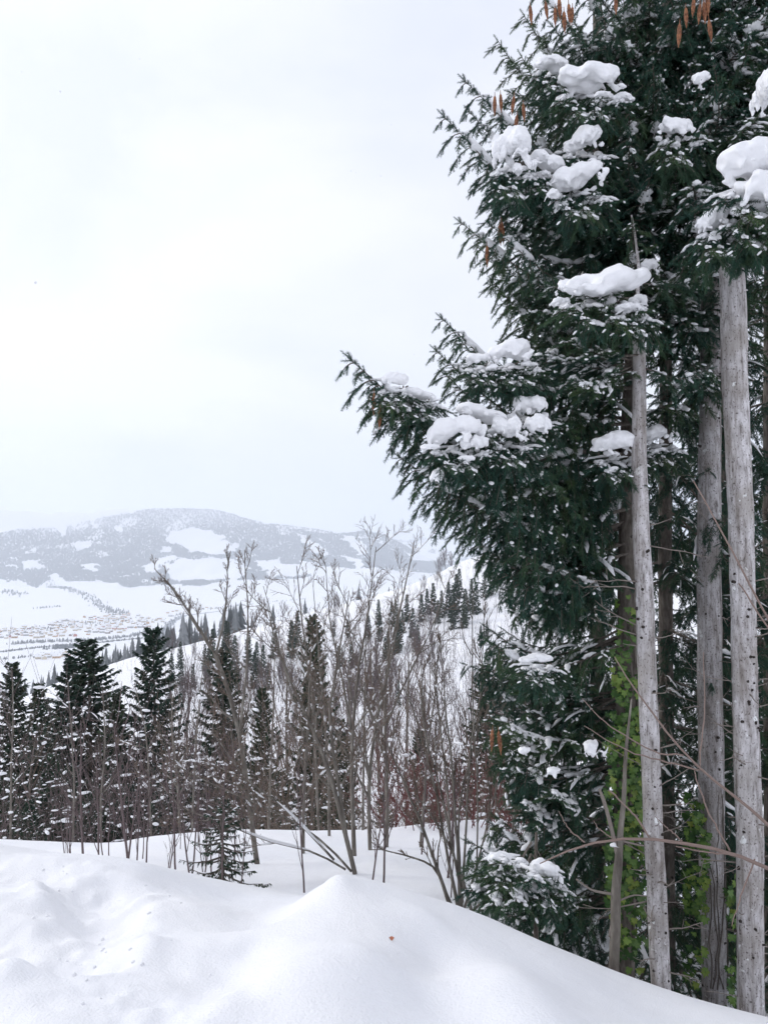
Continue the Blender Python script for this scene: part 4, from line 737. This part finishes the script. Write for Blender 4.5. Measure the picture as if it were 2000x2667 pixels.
def spruce(label, path, sides=14, bark=M_BARK, seed=1, bumps=.05, knots=26, group='spruce trees crowding the right side', zr=(-9, 9)):
    """trunk from pixel skeleton [(px, py, half width px, d)]"""
    g = np.random.default_rng(seed); P = np.array([at(q[0], q[1], q[3]) for q in path]); R = np.array([q[2] * q[3] / F for q in path])
    n = 90; c = np.r_[0, np.cumsum(np.linalg.norm(np.diff(P, axis=0), axis=1))]; t = np.linspace(0, c[-1], n); Q = np.stack([np.interp(t, c, P[:, i]) for i in range(3)], -1); r = np.interp(t, c, R)
    for _ in range(4): Q[1:-1] = .25 * Q[:-2] + .5 * Q[1:-1] + .25 * Q[2:]
    Q[:, :2] += np.cumsum(g.normal(0, .0016, (n, 2)), 0)
    base = Q[0].copy(); base[2] = h1(base[0], base[1]); root = thing('spruce_tree', label, 'tree', base, group)
    a = Acc(); tubes(a, [(Q, r)], 22); v = a.v[0]; cc = np.repeat(Q, 22, 0); dv = v - cc; ang = np.arctan2(dv[:, 1], dv[:, 0])
    dv *= (1 + bumps * fbm(ang * 1.6 + seed, v[:, 2] * 3.0, 3, seed) + bumps * .6 * fbm(ang * 6, v[:, 2] * 14., 2, seed + 3))[:, None]; a.v[0] = cc + dv
    tr = obj('trunk', a.mesh('trunk', bark, True, base), root)
    # knots and dead stubs
    for k in range(knots):
        q = g.uniform(.03, .62); i = int(q * (n - 1)); az = 0; az = g.uniform(-math.pi, math.pi); dr = np.array((math.cos(az), math.sin(az), g.uniform(-.1, .35))); b = Q[i] + dr * r[i] * .9; big = g.uniform() < .46
        l = g.uniform(.06, .48) if big else g.uniform(.012, .03); w = g.uniform(.003, .006) if big else g.uniform(.006, .013); m = 6; e = nrm(dr); pp = [b]
        for j in range(m - 1): e = nrm(e + g.normal(0, .13, 3) + np.array((0, 0, .02))); pp.append(pp[-1] + e * l / (m - 1))
        st = Acc(); pl = [(np.array(pp), w * np.linspace(1.15, .35 if big else .9, m))]
        if big and l > .2:
            for j in (2, 3, 4): e2 = nrm(e + g.normal(0, .7, 3)); pl.append((np.array([pp[j], pp[j] + e2 * l * .18, pp[j] + e2 * l * .32 + np.array((0, 0, .01))]), w * np.array([.55, .4, .25])))
        tubes(st, pl, 5); o = obj('branch_stub', st.mesh('branch_stub', M_DEAD if big else M_DOT, True, base), root)
    return root, base, Q, r
GP = np.array((0., 0., 0.))
def root_on(Q, z):                        # the trunk axis at a height
    o = np.argsort(Q[:, 2]); return np.array([np.interp(z, Q[o, 2], Q[o, i]) for i in (0, 1)] + [z])
# trunks, left to right
tM, bM, qM, rM = spruce('large spruce with sweeping left boughs and ivy-wrapped trunk', [(1618, 2660, 30, 6.35), (1622, 2300, 30, 6.4), (1630, 1900, 29, 6.5), (1634, 1500, 28, 6.7), (1640, 1100, 26, 7.0), (1665, 700, 23, 7.3), (1690, 300, 20, 7.4), (1700, -300, 16, 7.4), (1705, -1400, 9, 7.4)], bark=M_BARK2, seed=31, knots=8)
t1, b1, q1, r1 = spruce('slimmest of the three pale trunks, just right of the ivy', [(1727, 2700, 24, 5.9), (1712, 2400, 25, 5.9), (1699, 2180, 24, 5.9), (1686, 1850, 24, 5.9), (1667, 1400, 22, 5.9), (1664, 1100, 18, 5.9), (1661, 900, 16, 5.9), (1657, 790, 13, 5.9), (1655, 765, 5, 5.9), (1660, 690, 4, 5.9), (1648, 600, 3, 5.9), (1640, 560, 2, 5.9)], seed=32, knots=80)
t2, b2, q2, r2 = spruce('middle pale trunk with ivy clinging to its foot', [(1862, 2700, 29.0, 6.9), (1858, 2500, 29.9, 6.9), (1852, 2180, 31.7, 6.9), (1848, 1800, 30.8, 6.9), (1845, 1400, 29.9, 6.9), (1848, 1100, 27.3, 6.9), (1854, 700, 23.8, 6.9), (1860, 100, 17.6, 6.9), (1862, -700, 9.7, 6.9)], bark=M_BARKB, seed=33, knots=90)
t3, b3, q3, r3 = spruce('rightmost pale trunk topped by a snow-loaded broken limb', [(1954, 2700, 32.4, 5.9), (1950, 2550, 31.5, 5.9), (1948, 2180, 32.4, 5.9), (1938, 1800, 31.5, 5.9), (1926, 1400, 30.6, 5.9), (1914, 1050, 32.4, 5.9), (1908, 850, 32.4, 5.9), (1905, 700, 30.6, 5.9), (1900, 640, 28.8, 5.9), (1895, 612, 19.8, 5.92)], seed=34, bumps=.09, knots=90)
tb = []
for k, (px, d, lb) in enumerate([(1742, 7.6, 'shadowed spruce behind the gap between first and second pale trunks'), (2010, 9.0, 'shadowed spruce behind the rightmost pale trunk'), (1900, 11.5, 'deepest shadowed spruce at the back of the right group'), (1560, 10.5, 'shadowed spruce behind the large left-sweeping one'), (2180, 7.6, 'spruce at the right picture edge, only boughs in view')]):
    tb.append(spruce(lb, [(px, 2900, 20, d), (px - 4, 2200, 19, d), (px - 8, 1400, 17, d), (px - 6, 500, 14, d), (px - 6, -500, 10, d), (px - 6, -1300, 5, d)], bark=M_BARK2, seed=41 + k, knots=6))
def ring(T, n, z0, z1, l0, l1, az0, az1, kind='hang', dz=(-.35, .12), clear=None):
    """branches round a trunk; azimuth 0 = towards the camera, + = right"""
    root, base, Q, r = T
    for k in range(n):
        t = (k + U(0, 1)) / n; z = z0 + (z1 - z0) * t; z = round(z / .52) * .52 + .07 * len(base) * U(-1, 1) / 2 + .17 * math.sin(Q[0][0] * 9); az = U(az0, az1); l = (l0 + (l1 - l0) * t) * U(.75, 1.15); p = root_on(Q, z); e = p + l * np.array((math.sin(az), -math.cos(az), U(*dz)))
        if clear is not None:
            q = [proj(p + (e - p) * f + np.array((0, 0, -.12 * f))) for f in (.3, .5, .75, 1.0)]
            if any(clear(a, b) for a, b in q): continue
        put_branch(root, base, p, e, kind)
TM, T1, T2, T3 = (tM, bM, qM, rM), (t1, b1, q1, r1), (t2, b2, q2, r2), (t3, b3, q3, r3)
def pin(T, px, py, d, drop=110, kind='hang', frac=0.):
    root, base, Q, r = T; d = d + (.45 if py > 1500 else 0); tip = at(px, py, d); zr = at(px, py + drop, 6.8)[2]; p = root_on(Q, zr); p = p + (tip - p) * (.20 if py > 1500 else 0) + np.array((0, .3 if py > 1500 else 0, 0)); put_branch(root, base, p, tip, kind, roll=0)
for q in [(1380, -40, 6.2, 120), (1372, 45, 6.3, 60), (1365, 152, 6.2, 120), (1300, 110, 6.6, 110), (1205, 224, 5.9, 140), (1300, 300, 6.3, 120), (1150, 317, 5.9, 200), (1215, 300, 6.3, 200), (1260, 400, 6.2, 130), (1290, 470, 6.4, 120), (1285, 530, 6.2, 90), (1195, 592, 6.0, 60), (1265, 625, 6.5, 130), (1300, 690, 6.4, 80), (1275, 600, 5.9, 60), (1290, 740, 6.2, 60), (1145, 842, 5.9, 150), (1190, 880, 6.4, 120), (1130, 926, 5.8, 150), (1170, 980, 6.2, 120), (905, 955, 5.3, 210), (960, 1010, 5.7, 190), (1040, 1060, 5.6, 140), (1035, 1205, 5.7, 60), (1055, 1165, 6.1, 80), (1100, 1130, 5.6, 100), (1150, 1270, 5.9, 20), (1145, 1320, 6.1, 0), (1200, 1250, 6.3, 30), (1260, 1428, 6.1, 10), (1268, 1372, 6.3, 0), (1300, 1500, 6.1, -40), (1340, 1600, 6.3, -60), (1265, 1440, 6.5, -30), (1330, 1440, 5.9, -30), (1400, 1640, 6.3, -80), (1420, 1560, 6.0, -60), (1450, 1480, 5.9, -40)]: pin(TM, *q)
for q in [(1375, 1715, 5.9, 30), (1358, 1770, 5.8, 20), (1372, 1850, 6.0, 30), (1290, 1872, 5.5, 90), (1300, 1905, 5.8, 80), (1345, 1975, 5.8, 40), (1420, 1800, 6.0, 20), (1440, 1900, 6.1, 10), (1350, 2085, 5.8, 60), (1395, 2130, 5.8, 0), (1420, 2060, 5.6, 10), (1460, 2000, 6.2, 0), (1395, 2330, 5.7, -60), (1390, 2430, 5.8, -110), (1450, 2480, 5.9, -140), (1500, 2540, 6.0, -160), (1440, 2250, 5.9, -60), (1480, 2360, 6.2, -120), (1500, 2180, 6.2, -40)]: pin(TM, *q, kind='stiff' if q[1] in (1770, 1872, 1905, 2085, 2060) else 'hang')
def trunk_zone(px, py): return (1625 < px < 1715 and py > 800) or (1700 < px < 1775 and py > 1250) or (1795 < px < 2010 and py > 1060) or (1866 < px < 1990 and py > 640)
def ivy_zone(px, py): return trunk_zone(px, py) or (1545 < px < 1660 and py > 1560)
ring(TM, 70, -.6, 5.4, 1.25, 1.15, -2.6, -.35, clear=ivy_zone)
ring(TM, 80, -3.7, -.3, 1.05, 1.25, -2.9, -1.7, clear=ivy_zone)
ring(TM, 46, -1.0, 5.2, 1.2, 1.2, -3.1, 3.1, clear=ivy_zone)
ring(TM, 34, 2.0, 5.6, 1.3, 1.2, -1.2, 1.2, clear=ivy_zone)
ring(TM, 60, 1.9, 5.6, 1.45, 1.2, -.9, 1.7, clear=trunk_zone)
ring(T1, 10, 1.5, 1.95, .8, .7, -2.0, -.3, 'stiff', clear=trunk_zone)
ring(T1, 10, 1.4, 1.95, .7, .6, -.6, 1.9, clear=trunk_zone)
ring(T2, 44, 1.6, 5.6, 1.1, .9, -2.6, 2.6, clear=trunk_zone)
ring(T2, 40, 2.3, 5.6, 1.3, 1.1, -.6, 1.6, 'stiff', clear=trunk_zone)
ring(T2, 36, 2.2, 5.6, 1.3, 1.1, -1.2, 1.8, 'hang', clear=trunk_zone)
ring(T2, 30, .9, 2.6, .55, .9, -1.2, .25, clear=trunk_zone)
ring(TM, 18, 1.2, 2.8, 1.2, 1.2, .3, 1.6, clear=trunk_zone)
ring(tb[0], 44, -4.6, 2.2, .75, .8, -1.7, 1.7, 'dark')
ring(tb[1], 50, -5.2, 1.5, 1.5, 1.3, -2.2, 1.2, 'dark', clear=trunk_zone)
ring(tb[2], 50, -6, 1.0, 1.8, 1.6, -2.2, 2.2, 'dark')
ring(tb[3], 30, -6, 1.0, 1.5, 1.4, -1.5, 1.5, 'dark')
ring(tb[4], 60, -4.6, 4.5, 1.0, 1.0, -2.4, -.3, 'hang', clear=trunk_zone)
for k, T in enumerate(tb): ring(T, (80, 80, 80, 60, 46)[k], -5.2, 6.5, 1.7, 1.2, -3.1, 3.1, 'dark', clear=trunk_zone if k == 4 else None)
# ------ loose snow caps lying on the boughs
def cap_mesh(w, h, dp, seed):
    g = np.random.default_rng(seed); acc = Acc(); k = int(g.integers(4, 7))
    for q in range(k):                                           # the domes
        a = g.uniform(0, 6.28); r = .36 * math.sqrt(g.uniform(0, 1)); x, y = math.cos(a) * r, math.sin(a) * r; zt = .5 * h * (1 - (r / .5) ** 2 * .8) * g.uniform(.75, 1.05); rz = h * g.uniform(.26, .36)
        acc.add(ICO3[0] * np.array((w * g.uniform(.22, .34), dp * g.uniform(.24, .36), rz)) + np.array((x * w, y * dp, zt - rz)), ICO3[1])
    for q in range(16):                                          # tongues running down over the twigs
        a = g.uniform(0, 2 * math.pi); r = g.uniform(.30, .60); c = np.array((math.cos(a) * w * r, math.sin(a) * dp * r, -h * g.uniform(.0, .40) - .15 * h * r)); s = np.array((w * g.uniform(.035, .11), dp * g.uniform(.035, .11), h * g.uniform(.05, .20))); acc.add(ICO2[0] * s + c, ICO2[1])
    me = acc.mesh('snow_cap', M_CAP); o = bpy.data.objects.new('tmp', me); COL.objects.link(o)
    a = o.modifiers.new('r', 'REMESH'); a.mode = 'VOXEL'; a.voxel_size = max(.007, w * .03); b = o.modifiers.new('s', 'SMOOTH'); b.factor = .5; b.iterations = 12
    dg = bpy.context.evaluated_depsgraph_get(); m2 = bpy.data.meshes.new_from_object(o.evaluated_get(dg)); bpy.data.objects.remove(o); m2.name = 'snow_cap'
    v = np.empty(len(m2.vertices) * 3, np.float32); m2.vertices.foreach_get('co', v); v = v.reshape(-1, 3); v[:, 2] += .16 * h * fbm(v[:, 0] / w * 5 + seed, v[:, 1] / w * 5, 3, seed) + v[:, 0] * g.uniform(-.22, .22); v[:, 1] += .06 * w * fbm(v[:, 0] / w * 7 + seed, v[:, 2] / w * 9, 2, seed + 1); v[:, 0] += .05 * w * fbm(v[:, 1] / w * 8 + seed, v[:, 2] / w * 9, 2, seed + 2)
    m2.vertices.foreach_set('co', v.ravel()); m2.polygons.foreach_set('use_smooth', np.ones(len(m2.polygons), bool)); m2.update(); return m2
CAPS0 = [(TM, 1530, 205, 150, 70, 5.9), (TM, 1440, 168, 95, 36, 6.1), (TM, 1325, 372, 84, 110, 5.7), (TM, 1505, 455, 120, 80, 5.7), (TM, 1415, 420, 80, 50, 5.8), (TM, 1515, 362, 90, 60, 5.9), (T3, 1985, 415, 200, 130, 5.0), (T3, 1978, 500, 170, 110, 5.05), (T3, 1862, 568, 82, 66, 5.2), (T3, 1996, 228, 60, 110, 5.2), (T3, 1960, 540, 130, 60, 5.2), (T1, 1560, 738, 190, 82, 5.4), (T1, 1658, 785, 44, 40, 5.7), (T1, 1480, 745, 60, 40, 5.5),
        (TM, 1335, 915, 115, 60, 5.6), (TM, 1022, 986, 66, 46, 5.2), (TM, 1085, 1025, 90, 34, 5.3), (TM, 1250, 1070, 135, 56, 5.4), (TM, 1190, 1118, 125, 80, 5.15), (TM, 1235, 1150, 60, 50, 5.15), (TM, 1372, 1052, 90, 66, 5.6), (TM, 1325, 1112, 70, 70, 5.3), (TM, 1395, 1100, 60, 56, 5.4), (TM, 1602, 1150, 100, 70, 5.9), (TM, 1710, 1130, 90, 50, 6.7), (TM, 1140, 1236, 34, 44, 5.2), (TM, 1612, 1310, 40, 70, 6.9), (TM, 1250, 935, 70, 34, 5.6),
        (TM, 1545, 1945, 56, 50, 5.8), (TM, 1312, 2238, 70, 44, 5.2), (TM, 1412, 2268, 76, 60, 5.2), (TM, 1352, 1955, 40, 30, 5.3), (TM, 1395, 1715, 70, 30, 5.6), (TM, 1760, 330, 80, 60, 5.9), (T2, 1820, 210, 60, 40, 5.8), (TM, 1690, 690, 50, 40, 5.9), (T1, 1440, 2010, 50, 26, 5.7)]
CAPS = list(CAPS0)
for T, px, py, w, h, d in CAPS0:                                   # smaller loads beside the big ones
    if w > 75 and px < 1940:
        for q in range(2): CAPS.append((T, px + U(-.85, .85) * w, py + U(.45, 1.1) * h, w * U(.22, .42), h * U(.25, .42), d + U(-.08, .12)))
for k, (T, px, py, w, h, d) in enumerate(CAPS):
    me = cap_mesh(w * d / F * 1.1, h * d / F * .98, max(w * .75, h) * d / F, 500 + k); p = at(px, py, d) - T[1]; o = obj('snow_cap', me, T[0], Matrix.Translation(Vector(p)))
    for sx, sy, dd in ((-.75, .75, 0), (-.3, .95, -.12), (.25, .95, -.12), (.7, .8, 0)):          # twigs carrying it
        if w > 60: put_branch(T[0], T[1], at(px + sx * w * .1 + 30, py + h * .45, d + .42), at(px + sx * w * .75, py + sy * h + 10, d + dd), 'stiff' if sy < .9 else 'hang')
# the low bough with two snow caps, on its own young spruce
yb = at(1395, 2440, 5.6); yb[2] = h1(yb[0], yb[1]); ty = thing('young_spruce', 'small spruce with two snow caps at the foot of the boughs', 'tree', yb)
a = Acc(); tubes(a, [(np.array([(0, 0, -.1), (0, 0, .4), (.01, 0, .8)]), np.array([.02, .017, .01]))], 7); obj('trunk', a.mesh('trunk', M_BARK2), ty)
for px, py, d in [(1215, 2320, 5.3), (1240, 2275, 5.4), (1290, 2245, 5.1), (1380, 2290, 5.0), (1450, 2290, 5.2), (1480, 2330, 5.6), (1330, 2350, 5.0), (1270, 2360, 5.1), (1420, 2370, 5.1)]: put_branch(ty, yb, yb + np.array((0, 0, U(.45, .75))), at(px, py, d), 'stiff')
# ------ cones
def cone_mesh():
    a = Acc(); n = 15; V = []; T = []
    prof = [(0, .004)] + [(.006 + k * .0088, .0135 * math.sin(math.pi * (.14 + .80 * k / (n - 1))) ** .7 * (1.12 if k % 2 else .92)) for k in range(n)] + [(.014 + n * .0088, .002)]
    for k, (z, r) in enumerate(prof):
        for j in range(9): an = 2 * math.pi * (j + .5 * (k % 2)) / 9; V.append((r * (1 + .12 * ((j + k) % 3 == 0)) * math.cos(an), r * math.sin(an), -z))
    for k in range(len(prof) - 1):
        for j in range(9): p, q = k * 9 + j, k * 9 + (j + 1) % 9; T += [(p, q, p + 9), (q, q + 9, p + 9)]
    a.add(V, T); tubes(a, [(np.array([(0, 0, .03), (0, 0, .012), (0, 0, -.002)]), np.array([.002, .0025, .003]))], 5); return a.mesh('cone', M_CONE, False)
CM = cone_mesh()
for px, py, d in [(1288, 250, 5.8), (1303, 245, 5.9), (1338, 250, 5.8), (1346, 300, 5.85), (1362, 270, 5.8), (1445, 20, 5.9), (1455, -5, 5.9), (1468, 30, 5.9), (1480, 10, 5.9), (1490, 18, 6.0), (1603, -10, 5.5), (1785, 20, 5.3), (1806, -5, 5.3), (1822, 10, 5.3), (1832, 5, 5.3), (1845, 52, 5.3), (1769, 62, 5.3), (1842, -20, 5.3), (1301, 585, 6.0), (1306, 578, 6.0), (1268, 640, 6.0), (974, 1024, 5.25), (990, 1062, 5.3), (1282, 1900, 5.5), (1298, 1905, 5.5), (1380, 15, 6.1), (1420, 5, 6.0)]:
    p = at(px, py, d) - bM; o = obj('cone', CM, tM, Matrix.Translation(Vector(p)) @ Matrix.Rotation(U(-.12, .12), 4, 'Y') @ Matrix.Rotation(U(0, 6), 4, 'Z') @ Matrix.Scale(U(.95, 1.25), 4))
RS[0] = 1.0
# ------ broken limb on the rightmost trunk
a = Acc(); P, R, _ = skel([(1868, 590, 12), (1880, 592, 22), (1915, 604, 24), (1960, 614, 23), (2060, 632, 20), (2200, 655, 14)], 5.62, 16); tubes(a, [(P, R)], 14); obj('limb', a.mesh('limb', M_BARK, True, b3), t3)
# ------ ivy
def ivy_leaf(seed):
    g = np.random.default_rng(seed); out = [(0, .0), (-.30, .10), (-.52, -.12), (-.30, -.26), (-.42, -.58), (-.16, -.56), (0, -1.0), (.16, -.56), (.42, -.58), (.30, -.26), (.52, -.12), (.30, .10)]
    V = [(x * g.uniform(.85, 1.12), z * g.uniform(.9, 1.08), .10 * abs(x) ** .8 - .12 * z * z + g.normal(0, .012)) for x, z in out]; V = np.array(V); c = np.array((0, -.3, -.02)); V = np.r_[V, [c]]; T = [(k, (k + 1) % 12, 12) for k in range(12)]
    tone = np.r_[np.zeros(12), .35]
    return make_mesh('leaf', V[:, [0, 1, 2]], T, M_IVY, None, True, tone)
LV = [ivy_leaf(k) for k in range(5)]
def ivy(T, label, regions, n, seed):
    root, base, Q, r = T; g = np.random.default_rng(seed); pl = thing('ivy_vine', label, 'ivy', base)
    st = Acc(); pp = []
    for k in range(5):
        z = np.linspace(at(0, regions[0][2], Q[0][1])[2], at(0, regions[0][1], Q[0][1])[2], 14); q = np.array([root_on(Q, zz) for zz in z]); an = g.uniform(-1.2, 1.2) + np.cumsum(g.normal(0, .15, 14)); rr = r.max() * 1.02
        q[:, 0] += np.sin(an) * rr; q[:, 1] -= np.cos(an) * rr; pp.append((q, np.linspace(.006, .003, 14)))
    tubes(st, pp, 5); obj('stem', st.mesh('stem', M_BARK2, True, base), pl)
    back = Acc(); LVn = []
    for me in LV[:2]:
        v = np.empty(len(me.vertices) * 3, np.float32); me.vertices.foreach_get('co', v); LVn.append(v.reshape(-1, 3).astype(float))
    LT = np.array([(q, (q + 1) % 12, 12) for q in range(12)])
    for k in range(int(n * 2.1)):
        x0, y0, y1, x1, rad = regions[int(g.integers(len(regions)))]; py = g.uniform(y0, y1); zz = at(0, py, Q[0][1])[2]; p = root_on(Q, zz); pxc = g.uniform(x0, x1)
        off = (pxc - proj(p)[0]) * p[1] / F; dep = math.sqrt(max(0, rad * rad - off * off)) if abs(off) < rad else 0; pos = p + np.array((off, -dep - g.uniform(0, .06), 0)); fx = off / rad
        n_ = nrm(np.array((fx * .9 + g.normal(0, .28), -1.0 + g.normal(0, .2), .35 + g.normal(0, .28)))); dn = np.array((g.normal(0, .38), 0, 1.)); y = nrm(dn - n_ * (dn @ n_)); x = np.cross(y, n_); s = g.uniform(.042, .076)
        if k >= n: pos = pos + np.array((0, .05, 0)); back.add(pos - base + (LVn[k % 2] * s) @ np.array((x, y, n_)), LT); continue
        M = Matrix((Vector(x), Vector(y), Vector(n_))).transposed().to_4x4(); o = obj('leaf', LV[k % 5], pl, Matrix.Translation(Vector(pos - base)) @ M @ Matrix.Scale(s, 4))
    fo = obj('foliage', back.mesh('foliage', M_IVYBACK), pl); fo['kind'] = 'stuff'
ivy(TM, 'dense green ivy column left of the first pale trunk', [(1585, 1550, 2480, 1655, .26), (1565, 1660, 2420, 1660, .28), (1562, 1700, 2350, 1650, .3), (1560, 1850, 2300, 1655, .3)], 300, 5)
ivy(T2, 'sparse yellowing ivy at the foot of the middle pale trunk', [(1782, 2060, 2560, 1818, .19), (1782, 2100, 2380, 1822, .2), (1868, 2230, 2620, 1910, .2)], 130, 6)
# ------ dead snag
P, R, _ = skel([(1594, 2640, 15), (1598, 2500, 13), (1604, 2380, 13), (1600, 2340, 12), (1612, 2230, 10.5), (1612, 2180, 8), (1624, 2090, 6), (1628, 1960, 4.5), (1644, 1820, 2)], 5.9, 22); bs = P[0].copy(); sg = thing('dead_snag', 'thin grey dead stem leaning before the ivy column', 'dead tree', bs)
a = Acc(); tubes(a, [(P, R)], 10); obj('trunk', a.mesh('trunk', mat('snag_bark', (.25, .22, .2), .9, b_bare), True, bs), sg)
for st in [[(1610, 2240, 6), (1590, 2150, 5), (1565, 2060, 5), (1560, 2055, 3)], [(1600, 2330, 4), (1540, 2320, 3), (1500, 2290, 2)], [(1604, 2380, 6), (1590, 2420, 4), (1586, 2440, 3)], [(1618, 2190, 3), (1680, 2205, 2), (1720, 2195, 1.2)], [(1600, 2350, 3), (1650, 2330, 2), (1690, 2335, 1.2)]]:
    P, R, _ = skel(st, 5.9, 8); a = Acc(); tubes(a, [(P, R)], 6); obj('branch', a.mesh('branch', M_DEAD, True, bs), sg)
me = cap_mesh(.07, .035, .06, 801); obj('snow_cap', me, sg, Matrix.Translation(Vector(at(1600, 2200, 5.8) - bs)))
# ------ shrub branches crossing before the trunks, rooted off to the right
SD = 4.6; sb = at(2170, 2760, SD); sb[2] = h1(sb[0], sb[1]); sh = thing('bare_shrub', 'reddish bare shrub reaching in from the right across the trunks', 'shrub', sb)
g = np.random.default_rng(77)
for st in [[(2170, 2770, 12), (2120, 2420, 10), (2060, 2290, 8), (1980, 2242, 7), (1900, 2220, 6.5), (1780, 2195, 6), (1680, 2180, 5), (1600, 2186, 4.5), (1520, 2196, 4), (1460, 2218, 3), (1405, 2248, 1.8)], [(2120, 2420, 8), (2060, 2220, 7), (1960, 2110, 6), (1840, 2020, 5), (1780, 1965, 4), (1700, 1860, 3.5), (1650, 1790, 3), (1598, 1712, 1.8)], [(1780, 1968, 3), (1710, 1962, 3), (1640, 1925, 2.5), (1560, 1870, 2), (1516, 1820, 1.4)], [(1820, 2005, 3), (1740, 1986, 3), (1660, 1965, 2.5), (1590, 1935, 2), (1522, 1890, 1.4)], [(2150, 2300, 6), (2080, 1750, 5), (1990, 1600, 4), (1930, 1480, 3.5), (1870, 1370, 3), (1805, 1250, 2)], [(2080, 1750, 4), (2010, 1650, 3.5), (1965, 1585, 3), (1925, 1520, 2.5)], [(1900, 2215, 3.5), (1850, 2130, 3), (1815, 2040, 2.5), (1808, 2000, 1.5)], [(1690, 2180, 4), (1650, 2120, 3.5), (1610, 2080, 3), (1585, 2058, 3)], [(1522, 2194, 3), (1480, 2160, 2.2), (1456, 2115, 1.3)], [(1595, 2184, 2.5), (1560, 2160, 2), (1545, 2138, 1.2)], [(1775, 2190, 2.5), (1730, 2150, 2), (1705, 2125, 1.2)], [(1965, 2238, 3), (1930, 2330, 2.5), (1900, 2420, 1.4)], [(1920, 2226, 4), (1850, 2222, 3), (1760, 2205, 2)], [(1820, 2000, 2.5), (1835, 1850, 2), (1830, 1700, 1.2)]]:
    R0 = [(q[0], q[1], q[2] * .72) for q in st]; P, R, _ = skel(R0, SD, 16); P = P + g.normal(0, .002, P.shape); a = Acc(); tubes(a, [(P, R)], 6); obj('branch', a.mesh('branch', M_RUST, True, sb), sh)
# ------ drifting snowflakes
a = Acc(); n = 60; px = U(0, 2000, n); py = U(0, 1400, n); d = U(1.5, 7, n); P = np.array([at(*q) for q in zip(px, py, d)]); s = U(.0015, .0035, n); inst(a, *ICO1, P, S=s); tag(obj('falling_snow', a.mesh('falling_snow', M_CAP)), 'sparse small snowflakes drifting through the air', 'snow', kind='stuff')

# ------ one fallen reddish leaf on the drift
p = at(1020, 2402, 3.55); zz = h1(p[0], p[1]); fl = obj('fallen_leaf', make_mesh('fallen_leaf', np.array([(0, -.02, 0), (.012, 0, .004), (0, .022, .001), (-.012, 0, .005), (0, 0, -.001)]), [(0, 1, 4), (1, 2, 4), (2, 3, 4), (3, 0, 4)], mat('dry_leaf', (.42, .16, .10), .8))); fl.location = (p[0], p[1], zz + .004); tag(fl, 'single small reddish leaf lying on the foreground drift', 'leaf')

# ------ loose crumbs of snow in the trodden trench
a = Acc(); n = 60; t = RNG.integers(0, 3, n); P = np.array([TR[k][int(U(0, len(TR[k])))] + RNG.normal(0, .20, 2) for k in t]); z = H(P[:, 0], P[:, 1]); s_ = U(.003, .011, n)
inst(a, *ICO1, np.c_[P, z + s_ * .25], S=np.stack([s_ * U(.8, 1.4, n), s_, s_ * U(.5, .9, n)], -1), rz=U(0, 6, n)); tag(obj('snow_crumbs', a.mesh('snow_crumbs', M_SNOW)), 'loose snow crumbs along the trodden trench at left', 'snow', kind='stuff')
